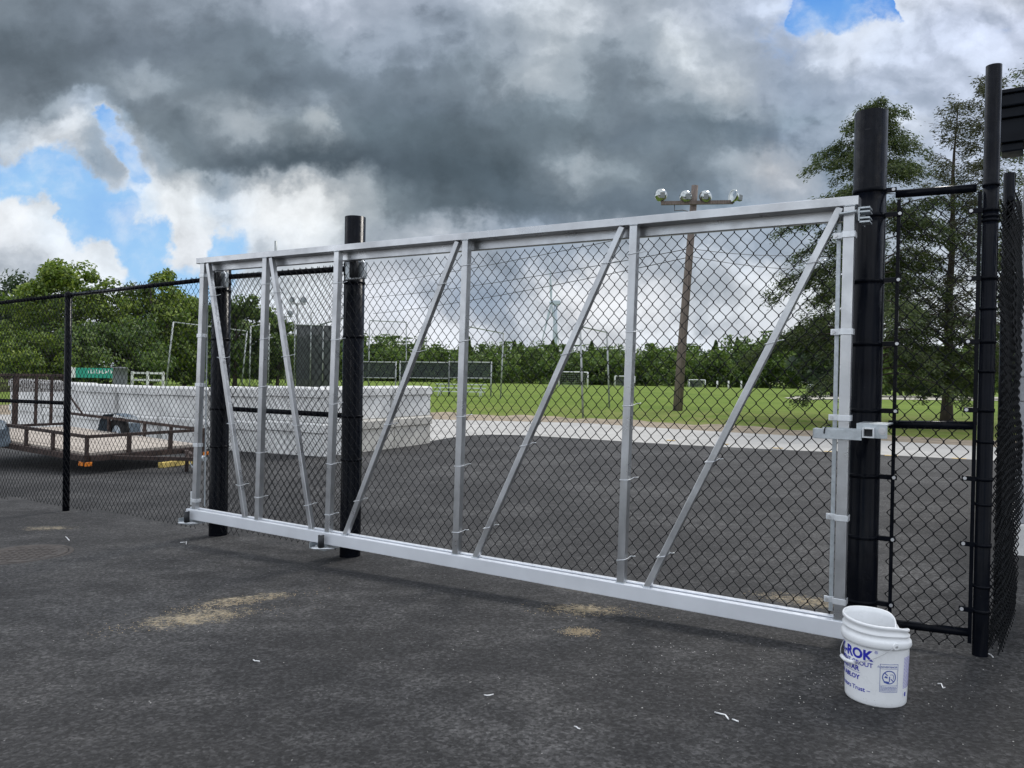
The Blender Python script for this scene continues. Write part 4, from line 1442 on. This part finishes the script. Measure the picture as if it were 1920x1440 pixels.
def conifer(name, label, loc, H, Wd, m, seed, first=.2, dens=1.0, upsweep=.15, droopy=.5, group=None, wood='bark_grey', fuzz=.07, bare=.12, lean=(0, 0)):
    """open, feathery conifer: whorls of limbs with hanging sprays"""
    r = np.random.default_rng(seed)
    rd = random.Random(seed)
    t = thing(name, label, 'tree', loc, 0, group)
    mb = MB()
    tr_ = H * .017
    ax = lambda z: Vector((lean[0] * (z / H) ** 1.5 + .05 * math.sin(z * 1.3), lean[1] * (z / H) ** 1.5 + .04 * math.cos(z), z))
    zs = np.linspace(-.2, H, 14)
    mb.tube([ax(max(z, 0)) if z > 0 else Vector((0, 0, -.2)) for z in zs], [max(.012, tr_ * (1.25 if z < .2 else 1) * (1 - .93 * max(z, 0) / H)) for z in zs], 10)
    PTS, DIR = [], []
    z = H * first
    while z < H * .985:
        f = z / H
        Lm = Wd / 2 * (1 - f) ** .72 * (1.0 if f > first + .12 else .75 + .25 * (f - first) / .12) + .18
        k = rd.choice((1, 1, 2))
        a0 = rd.random() * 6.28
        for i in range(k):
            a = a0 + i * 6.28 / k + rd.uniform(-.35, .35)
            L = Lm * rd.choice((rd.uniform(.35, .8), rd.uniform(.75, 1.15)))
            up = upsweep + .6 * f + rd.uniform(-.22, .22)
            ns = max(4, int(L / .28))
            pts = []
            for j in range(ns + 1):
                s_ = j / ns
                rad = L * s_
                dz = L * (up * s_ - (.35 + up * .55) * s_ * s_ * droopy * 1.6)
                wob = .05 * L * math.sin(s_ * 5 + a0 * 3)
                c = ax(z)
                pts.append(c + Vector((math.cos(a) * rad - math.sin(a) * wob, math.sin(a) * rad + math.cos(a) * wob, dz)))
            mb.tube(pts, [max(.004, .011 * L * (1 - .9 * j / ns)) for j in range(ns + 1)], 4, caps=False)
            full = 1.0 if rd.random() > bare else .12
            # side twigs
            for j in range(1, ns + 1):
                if j / ns < .22: continue
                for sg in (-1, 1):
                    if rd.random() > .9: continue
                    l = L * .30 * (1 - .55 * j / ns) * rd.uniform(.5, 1.2) + .10
                    ba = a + sg * rd.uniform(.5, 1.0)
                    e = pts[j] + Vector((math.cos(ba) * l, math.sin(ba) * l, -.30 * l * droopy * 2 + .1 * l))
                    if l > .22: mb.tube([pts[j], e], [.005, .002], 3, caps=False)
                    nq = int((6 + l * 40) * dens * full * rd.uniform(.4, 1.4))
                    for _ in range(nq):
                        s2 = rd.random() ** .8
                        p = pts[j].lerp(e, s2) + Vector((rd.gauss(0, fuzz), rd.gauss(0, fuzz), rd.gauss(-.6, 1) * fuzz * (.8 + droopy)))
                        PTS.append(p[:]); DIR.append(((e - pts[j]).normalized() + Vector((0, 0, -.5 * droopy)))[:])
        z += rd.uniform(.05, .13) * (H / 9)
    P = np.array(PTS); Dv = np.array(DIR)
    n = len(P)
    T = Dv + r.normal(size=(n, 3)) * .45
    T /= np.linalg.norm(T, axis=1)[:, None]
    Nn = np.cross(T, r.normal(size=(n, 3)))
    Nn /= np.linalg.norm(Nn, axis=1)[:, None] + 1e-9
    Bv = np.cross(Nn, T)
    aa = r.uniform(.04, .10, n)[:, None]; bb = r.uniform(.010, .024, n)[:, None]
    V = np.stack([P - T * aa * .6, P + Bv * bb, P + T * aa, P - Bv * bb], 1).reshape(-1, 3)
    link('crown', np_mesh('crown', V, np.arange(4 * n).reshape(n, 4), False), m, t)
    mb.build('trunk', wood, t)
    return t


def topz(px, py, Yd): return at(px, py, Yd).z


# conifers at the right, between road and field
for (nm, lab, px, Yd, ytop, Wd, m, seed, first, dens, up, dr_, bare_, lean) in [
    ('conifer_tree', 'broad drooping green conifer rising behind the tallest thick post', 1640, 25.0, 188, 9.4, 'leaf_larch', 3, .10, 4.4, .42, .62, .10, (-.2, 0)),
    ('conifer_tree', 'thin brownish conifer with bare limbs seen through the narrow fence panel', 1776, 25.5, 192, 5.8, 'leaf_brown', 5, .12, 1.4, .75, .36, .36, (.1, 0)),
    ('conifer_tree', 'dark feathery conifer behind the slim corner post', 1842, 24.4, 135, 5.0, 'leaf_brown', 8, .13, 1.9, .55, .45, .25, (0, 0)),
    ('conifer_tree', 'tall conifer peeping over the dark eave at the right edge', 1925, 22.0, 90, 5.2, 'leaf_larch', 13, .16, 1.2, .5, .5, .3, (0, 0)),
]:
    p = base(px, Yd)
    conifer(nm, lab, p, topz(px, ytop, Yd) - p.z, Wd, M[m], seed, first, dens, up, dr_, 'conifers beside the road', bare=bare_, lean=lean)
# dark shrubs and understory beneath / behind the conifers
for k, (px, Yd, ytop, Wd, m, lab) in enumerate([
    (1560, 62, 610, 7.5, 'leaf_dark', 'dark bushy tree at the field edge left of the tallest thick post'),
    (1640, 66, 640, 9, 'leaf_wood', 'green bushy tree at the field edge hidden mostly behind the tallest thick post'),
    (1745, 70, 655, 10, 'leaf_dark', 'dark rounded tree low behind the narrow fence panel'),
    (1850, 64, 640, 9, 'leaf_wood', 'rounded tree at the field edge behind the slim corner post')]):
    p = base(px, Yd)
    broad_tree('bushy_tree', lab, p, topz(px, ytop, Yd) - p.z, Wd, M[m], 40 + k, 3200, .0, .24, 'bushy trees along the far field edge', 46)

# leafy trees at the left
LT = [(120, 46, 484, 8.2, 'leaf_bright', 'tall yellow-green leafy tree left of the fence post, the highest at left', 12000),
      (280, 47, 492, 7.0, 'leaf_bright', 'yellow-green leafy tree with a notched top above the concrete blocks', 11000),
      (200, 43, 600, 7.8, 'leaf_wood', 'lower green leafy tree filling the gap behind the slim fence post', 8000),
      (25, 58, 516, 8.5, 'leaf_dark', 'dark green leafy tree at the left edge', 8000),
      (-70, 55, 530, 8.5, 'leaf_dark', 'dark tree cut off by the left edge', 5000),
      (60, 40, 618, 5.5, 'leaf_bright', 'rounded bright green bush-like tree low at the left', 6000),
      (345, 50, 555, 6.0, 'leaf_wood', 'green leafy tree just left of the gate tail', 7000),
      (440, 60, 548, 6.6, 'leaf_wood', 'green leafy tree seen between the tail post and first upright', 6500),
      (520, 62, 590, 5.0, 'leaf_wood', 'leafy tree beside the dark backstop screen', 4500),
      (395, 66, 560, 6.0, 'leaf_dark', 'darker leafy tree behind the thick tail post', 4500)]
for k, (px, Yd, ytop, Wd, m, lab, n) in enumerate(LT):
    p = base(px, Yd)
    broad_tree('leafy_tree', lab, p, topz(px, ytop, Yd) - p.z, Wd, M[m], 60 + k, int(n * 1.7), .04, .112 * Yd / 46, 'leafy trees beyond the trailer', 90, shape=.8)

# the far wood, one mass
r_ = np.random.default_rng(5)
VV, FF = [], []
off = 0
for i in range(260):
    px = r_.uniform(330, 2080)
    Yd = r_.uniform(134, 165) if i % 3 else r_.uniform(128, 136)
    p = base(px, Yd)
    ylim = np.interp(px, [330, 640, 820, 1000, 1300, 1420, 1540, 1700, 2000], [640, 632, 640, 646, 648, 632, 610, 640, 640])
    H = topz(px, ylim + r_.uniform(-9, 18), Yd) - p.z
    front_row = not (i % 3)
    if front_row: H *= .8
    Wd = r_.uniform(4.5, 8)
    n = 1700
    con = (not front_row) and r_.random() < .28
    if con:
        zf = r_.uniform(0, 1, n) ** .7
        a = r_.uniform(0, 6.283, n)
        Wc = Wd * .62
        tier = .75 + .35 * np.abs(np.sin(zf * 22 + a * .5))
        rad = Wc / 2 * (1 - zf) ** .8 * tier * r_.uniform(.5, 1, n)
        P = np.stack([np.cos(a) * rad, np.sin(a) * rad, zf * H * 1.02], 1)
    else:
        C = r_.normal(size=(30, 3)) * np.array([Wd * .25, Wd * .25, H * .25]) + np.array([0, 0, H * .5])
        idx = r_.integers(0, 30, n)
        P = C[idx] + r_.normal(size=(n, 3)) * np.array([Wd * .08, Wd * .08, H * .06])
        P[:, 2] = np.clip(P[:, 2], .1, H)
    P += np.array(p[:])
    V, F = leaf_quads(P, np.full(n, .23), np.full(n, .15), .2, r_)
    VV.append(V); FF.append(F + off); off += len(V)
o = link('far_wood', np_mesh('far_wood', np.concatenate(VV), np.concatenate(FF), False), 'leaf_wood')
tag(o, 'dark green belt of woodland along the far side of the playing field', 'woodland', kind='stuff')

# ------------------------------------------------------------------ floodlight pole
q = gp(1270, 768)
tpz = topz(1303, 348, q.y)
tx = at(1303, 348, q.y).x
fl = thing('floodlight_pole', 'leaning wooden floodlight pole with a crossarm and four lamps on the field edge', 'light pole', (q.x, q.y, q.z), 0)
hp = tpz - q.z
dx = tx - q.x
MB().tube([(0, 0, -.3), (dx * .3, 0, hp * .33), (dx * .65, 0, hp * .66), (dx, 0, hp)], [.19, .165, .145, .125], 16).build('pole', 'pole_wood', fl)
la_ = at(1238, 383, q.y); lb_ = at(1372, 381, q.y)
zc_ = la_.z - q.z
MB().bar((la_.x - q.x, -.18, zc_), (lb_.x - q.x, -.18, lb_.z - q.z), .14, .10).build('crossarm', 'pole_wood', fl)
MB().tube([(la_.x - q.x + .5, -.2, zc_ - .05), (dx - .8, -.2, zc_ - .28), (dx - .5, -.2, zc_ - .25), (dx - .15, -.16, zc_ - .32)], .018, 5).build('lamp_cable', 'cable', fl)
for px, py, yaw, pit_ in ((1240, 366, 0, -12), (1287, 369, 6, -10), (1323, 369, -10, -10), (1377, 368, 115, -8)):
    c = at(px, py, q.y - .25)
    lo_ = thing('tmp', None, None)
    col.objects.unlink(lo_); bpy.data.objects.remove(lo_)
    mb = MB().lathe([(.02, -.16), (.10, -.15), (.18, -.09), (.235, .02), (.245, .10), (.235, .105), (.2, .09)], 28)
    mb.lathe([(.0, .075), (.235, .085)], 28)
    Rm = Matrix.Rotation(R(yaw), 4, 'Z') @ Matrix.Rotation(R(-90 - pit_), 4, 'X')
    mb.v = [tuple(Rm @ Vector(v) + Vector((c.x - q.x, -.25, c.z - q.z))) for v in mb.v]
    ho = mb.build('lamp_head', 'lamp_metal', fl)
    mb = MB().box(-.075, .075, -.11, .11, -.34, -.13)
    mb.v = [tuple(Rm @ Vector(v) + Vector((c.x - q.x, -.25, c.z - q.z))) for v in mb.v]
    mb.build('ballast_box', 'lamp_body', ho, .01)
    mb = MB().box(-.02, .02, -.02, .02, .09, .17)
    mb.v = [tuple(Rm @ Vector(v) + Vector((c.x - q.x, -.25, c.z - q.z))) for v in mb.v]
    mb.lathe([(.0, .0), (.05, .02), (.0, .09)], 8, (0, 0, 0)) if False else None
    MB().tube([(c.x - q.x, -.25, c.z - q.z - .15), (c.x - q.x, -.2, zc_ + .05)], .02, 6).build('lamp_bracket', 'lamp_body', ho)
wl_pole = (q.x, q.y)


def wire(a, b, sag, r_, label):
    a, b = Vector(a), Vector(b)
    pts = [a.lerp(b, i / 16) + Vector((0, 0, -sag * 4 * (i / 16) * (1 - i / 16))) for i in range(17)]
    tag(MB().tube(pts, r_, 4).build('utility_wire', 'cable'), label, 'wire', 'overhead wires')


pxw = lambda y: 1270 + (768 - y) / 420 * 33
for ya, (bx_, by_), Yb, lab in ((466, (690, 558), 62, 'overhead wire slanting left from the floodlight pole, uppermost of two'),
                               (482, (700, 588), 62, 'overhead wire slanting left from the floodlight pole, lower of two'),
                               (420, (640, 540), 70, 'faint overhead wire from just under the floodlights to the far left'),
                               (466, (1640, 469), 30, 'overhead wire running level right from the floodlight pole'),
                               (480, (1640, 503), 30, 'overhead wire sloping down right from the floodlight pole')):
    wire(at(pxw(ya), ya, q.y), at(bx_, by_, Yb), .25, .011 if Yb < 50 else .016, lab)


def small_light(px, Yd, ytop, label, heads):
    p = base(px, Yd)
    h = topz(px, ytop, Yd) - p.z
    t = thing('floodlight_mast', label, 'light pole', p, 0, 'distant floodlight masts')
    MB().cyl((0, 0, -.2), (0, 0, h), .09, 8).build('mast', 'steel_pipe', t)
    MB().box(-.8, .8, -.05, .05, h - .15, h - .05).build('crossarm', 'steel_pipe', t)
    for x in heads:
        mb = MB().lathe([(.03, -.2), (.2, -.1), (.32, .12), (.3, .14), (.0, .1)], 14)
        Rm = Matrix.Rotation(R(25 * (1 if x > 0 else -1)), 4, 'Z') @ Matrix.Rotation(R(75), 4, 'X')
        mb.v = [tuple(Rm @ Vector(v) + Vector((x, 0, h + .25))) for v in mb.v]
        mb.build('lamp_head', 'lamp_body', t)


small_light(556, 75, 568, 'distant mast with two floodlights seen between the gate uprights', (-.5, .55))
small_light(535, 84, 592, 'lower distant floodlight mast half hidden behind a brace', (.4,))

# ------------------------------------------------------------------ wind turbine
Yt = 520
p = base(1041, Yt)
hub = at(1037, 568, Yt)
tu = thing('wind_turbine', 'pale wind turbine rising beyond the wood with one blade straight up', 'wind turbine', p, 0)
hz_ = hub.z - p.z
hx = hub.x - p.x
txp = at(1042, 568, Yt).x - p.x
MB().tube([(txp, 0, 0), (txp, 0, hz_ * .6), (txp, 0, hz_ - .8)], [2.1, 1.6, 1.25], 20).build('tower', 'turbine', tu)
na = at(1051, 565, Yt)
MB().box(hx - .4, na.x - p.x, -1.6, 1.6, hz_ - 1.4, hz_ + 1.7).build('nacelle', 'turbine', tu, .5)
ro_ = MB().lathe([(.0, 1.6), (.8, 1.2), (1.2, 0), (1.1, -.6)], 16)
Rm = Matrix.Rotation(R(-70), 4, 'Z') @ Matrix.Rotation(R(90), 4, 'X')
ro_.v = [tuple(Rm @ Vector(v) + Vector((hx - 1.2, -.6, hz_))) for v in ro_.v]
rot_ = ro_.build('hub', 'turbine', tu)
for tipx, tipy in ((1034, 484), (1017, 650), (1052, 648)):
    e = at(tipx, tipy, Yt)
    d_ = Vector((e.x - p.x - hx, 0, e.z - p.z - hz_))
    d_ = d_.normalized() * 31
    a0 = Vector((hx - 1.2, -.8, hz_))
    MB().tube([a0, a0 + d_ * .08, a0 + d_ * .22, a0 + d_ * .6, a0 + d_], [.5, .55, .9, .5, .12], 8).build('blade', 'turbine', rot_)


# ------------------------------------------------------------------ net frames, backstop, fences, bench, goals on the field
def net_frame(label, pa, pb, Ya, Yb, r_=.05):
    """two leaning posts and the bar between their tops: p=(top px, top py, foot px)"""
    A, Bp = base(pa[2], Ya), base(pb[2], Yb)
    ta, tb_ = at(pa[0], pa[1], Ya), at(pb[0], pb[1], Yb)
    t = thing('net_frame', label, 'net frame', A, 0, 'pipe frames for nets')
    MB().cyl((0, 0, -.2), ta - A, r_, 8).build('post', 'steel_pipe', t)
    MB().cyl(Bp - A + Vector((0, 0, -.2)), tb_ - A, r_, 8).build('post', 'steel_pipe', t)
    MB().cyl(ta - A, tb_ - A, r_ * .8, 8).build('top_bar', 'steel_pipe', t)


net_frame('leaning pipe frame left of the gate in front of the leafy trees', (325, 604, 309), (463, 621, 452), 38, 44, .042)
net_frame('pipe frame whose bar starts behind the third upright', (872, 611, 868), (944, 625, 939), 34, 40, .038)
net_frame('tall pipe frame behind the middle diagonal brace on the near grass', (1088, 612, 1095), (1138, 623, 1144), 25.4, 31, .034)
net_frame('pipe frame beside the dark backstop screen', (693, 601, 691), (762, 604, 762), 46, 48, .038)
net_frame('slim pipe frame just right of the thick tail post', (470, 612, 468), (505, 606, 503), 40, 42, .038)

bs = base(588, 52)
t = thing('backstop_screen', 'dark grey backstop screen with pipe posts behind the gate', 'backstop', bs, 0)
xa = at(556, 640, 52).x - bs.x; xb = at(628, 640, 52).x - bs.x
zt1 = topz(590, 610, 52) - bs.z
MB().box(xa, xb, -.02, .02, .05, zt1).build('screen', 'screen', t)
for px, yy in ((553, 602), (583, 585), (606, 608), (631, 600), (645, 592)):
    x = at(px, 640, 51.9).x - bs.x
    MB().cyl((x, -.12, -.2), (x, -.12, topz(px, yy, 51.9) - bs.z), .05, 8).build('post', 'steel_pipe', t)
MB().cyl((xa, -.12, zt1), (at(606, 612, 51.9).x - bs.x, -.12, zt1), .04, 8).build('top_bar', 'steel_pipe', t)
MB().cyl((at(600, 606, 51.9).x - bs.x, -.12, topz(600, 609, 51.9) - bs.z), (at(680, 588, 51.9).x - bs.x, -.12, topz(680, 586, 51.9) - bs.z), .05, 8).build('stay_bar', 'steel_pipe', t)

df = base(690, 44)
t = thing('dugout_fence', 'low silver pipe fence with dark mesh on the grass beyond the concrete blocks', 'fence', df, 0)
for seg in ((680, 742), (750, 842), (842, 921)):
    xa, xb = (at(q_, 700, 44).x - df.x for q_ in seg)
    zu, zl, zf = topz(seg[0], 678.5, 44) - df.z, topz(seg[0], 708, 44) - df.z, .06
    for x in (xa, xb):
        MB().cyl((x, 0, -.2), (x, 0, zu + .06), .045, 8).build('post', 'steel_pipe', t)
    for z in (zu, zl):
        MB().cyl((xa, 0, z), (xb, 0, z), .035, 8).build('rail', 'steel_pipe', t)
    MB().box(xa + .04, xb - .04, .05, .06, zl + .02, zu - .02).build('mesh_screen', 'dark_green_net', t)

bn_ = gp(862, 742)
t = thing('bleacher', 'low silver bleacher bench on the grass behind the concrete blocks', 'bleacher', bn_, R(-3))
W2 = (at(905, 730, bn_.y).x - at(808, 730, bn_.y).x) / 2
for i, (y, z) in enumerate(((-.5, .22), (0, .42), (.5, .62))):
    MB().box(-W2, W2, y - .14, y + .14, z, z + .045).build('seat_plank', 'bench', t)
for x in (-W2 * .8, 0, W2 * .8):
    mb = MB().bar((x, -.6, -.05), (x, .62, .6), .05, .05, Vector((1, 0, 0)))
    mb.bar((x, .55, -.1), (x, .55, .6), .05, .05, Vector((1, 0, 0)))
    mb.build('leg', 'bench', t)


def goal(label, pl_, pr_, ytop, ybot, Yd, depth=1.2, back=-1):
    a = at(pl_, ybot, Yd); b = at(pr_, ybot, Yd)
    g = base((pl_ + pr_) / 2, Yd)
    t = thing('soccer_goal', label, 'goal', (a.x, Yd, g.z), 0, 'white soccer goals on the field')
    W_ = b.x - a.x
    H_ = topz(pl_, ytop, Yd) - g.z
    r0 = .06
    for x in (0, W_):
        MB().cyl((x, 0, 0), (x, 0, H_), r0, 8).build('goal_post', 'white_paint', t)
        MB().tube([(x, 0, H_), (x, depth * .45, H_ * .97), (x, depth, 0)], r0 * .6, 6).build('side_stay', 'white_paint', t)
    MB().cyl((0, 0, H_), (W_, 0, H_), r0, 8).build('crossbar', 'white_paint', t)
    nt_ = MB()
    k = 14
    for i in range(k + 1):
        x = W_ * i / k
        nt_.bar((x, depth * .45, H_ * .96), (x, depth, .02), .02, .02)
    for i in range(8):
        f = i / 7
        nt_.bar((0, depth * (.45 + .55 * f), H_ * (.96 - .94 * f)), (W_, depth * (.45 + .55 * f), H_ * (.96 - .94 * f)), .02, .02)
    no = nt_.build('net', 'netting', t)
    no['kind'] = 'stuff'


goal('white soccer goal beside the middle brace, largest of the far goals', 1048, 1102, 697, 722, 95, 2.2)
goal('white soccer goal half hidden by the second upright', 1153, 1190, 705, 723, 112, 1.6)
goal('white soccer goal right of the floodlight pole', 1292, 1322, 712, 726, 118, 1.6)
goal('white soccer goal at the right, cut by the gate end', 1520, 1585, 721, 734, 92, 1.6)
for i, px in enumerate((1345, 1366, 1390)):
    p = base(px, 110)
    o = MB().cyl((0, 0, -.1), (0, 0, topz(px, 714, 110) - p.z), .12, 8).build('marker_post', 'conc_white')
    o.location = p
    tag(o, ('short pale marker post nearest the floodlight pole', 'middle one of three short pale marker posts by the wood', 'short pale marker post nearest the right-hand brace')[i], 'post', 'marker posts by the wood')

# banner, barrel and low fence beyond the blocks
p = base(177, 38)
t = thing('banner', 'teal banner with white lettering hung beyond the concrete blocks', 'banner', p, 0)
xa, xb = at(142, 700, 38).x - p.x, at(213, 700, 38).x - p.x
z0, z1 = topz(177, 708.5, 38) - p.z, topz(177, 690, 38) - p.z
MB().box(xa, xb, -.015, .015, z0, z1).build('cloth', 'teal', t)
MB().box(xa - .22, xa - .01, -.015, .015, z0, z1).build('white_panel', 'white_paint', t)
rl = random.Random(4)
x = xa + .62
lt = MB()
while x < xb - .1:
    wl = rl.uniform(.07, .12)
    hgt = rl.choice((.16, .20, .22))
    zb_ = z0 + .22
    lt.box(x, x + .035, -.022, -.0155, zb_, zb_ + hgt)
    if wl > .085: lt.box(x + .036, x + wl, -.022, -.0155, zb_ + rl.choice((0, .12)), zb_ + .04 + rl.choice((0, .12)))
    x += wl + .045
lt.build('lettering', 'white_paint', t)
for x in (xa - .25, xb + .03):
    MB().cyl((x, .05, -.1), (x, .05, z1 + .05), .03, 8).build('post', 'steel_pipe', t)
p = base(225, 34)
t = thing('trash_barrel', 'grey trash barrel standing behind the dip in the block wall', 'barrel', p, 0)
hB = topz(225, 689, 34) - p.z
MB().lathe([(0, 0), (.27, 0), (.29, hB * .3), (.30, hB * .65), (.29, hB - .06), (.31, hB - .05), (.31, hB), (.0, hB + .03)], 24).build('drum', 'barrel', t)
MB().lathe([(.292, hB * .33), (.303, hB * .35), (.295, hB * .37)], 24).build('hoop', 'barrel', t)
p = base(272, 40)
t = thing('low_rail_fence', 'low pale rail fence in front of the leafy trees right of the barrel', 'fence', p, 0)
xa, xb = at(248, 700, 40).x - p.x, at(306, 700, 40).x - p.x
zz = topz(272, 698, 40) - p.z
for x in (xa, (xa + xb) / 2, xb):
    MB().box(x - .05, x + .05, -.05, .05, -.1, zz + .05).build('post', 'conc_white', t)
for z in (zz - .04, zz - .4):
    MB().box(xa + .051, xb - .051, -.02, .02, z - .05, z + .05).build('rail', 'conc_white', t)
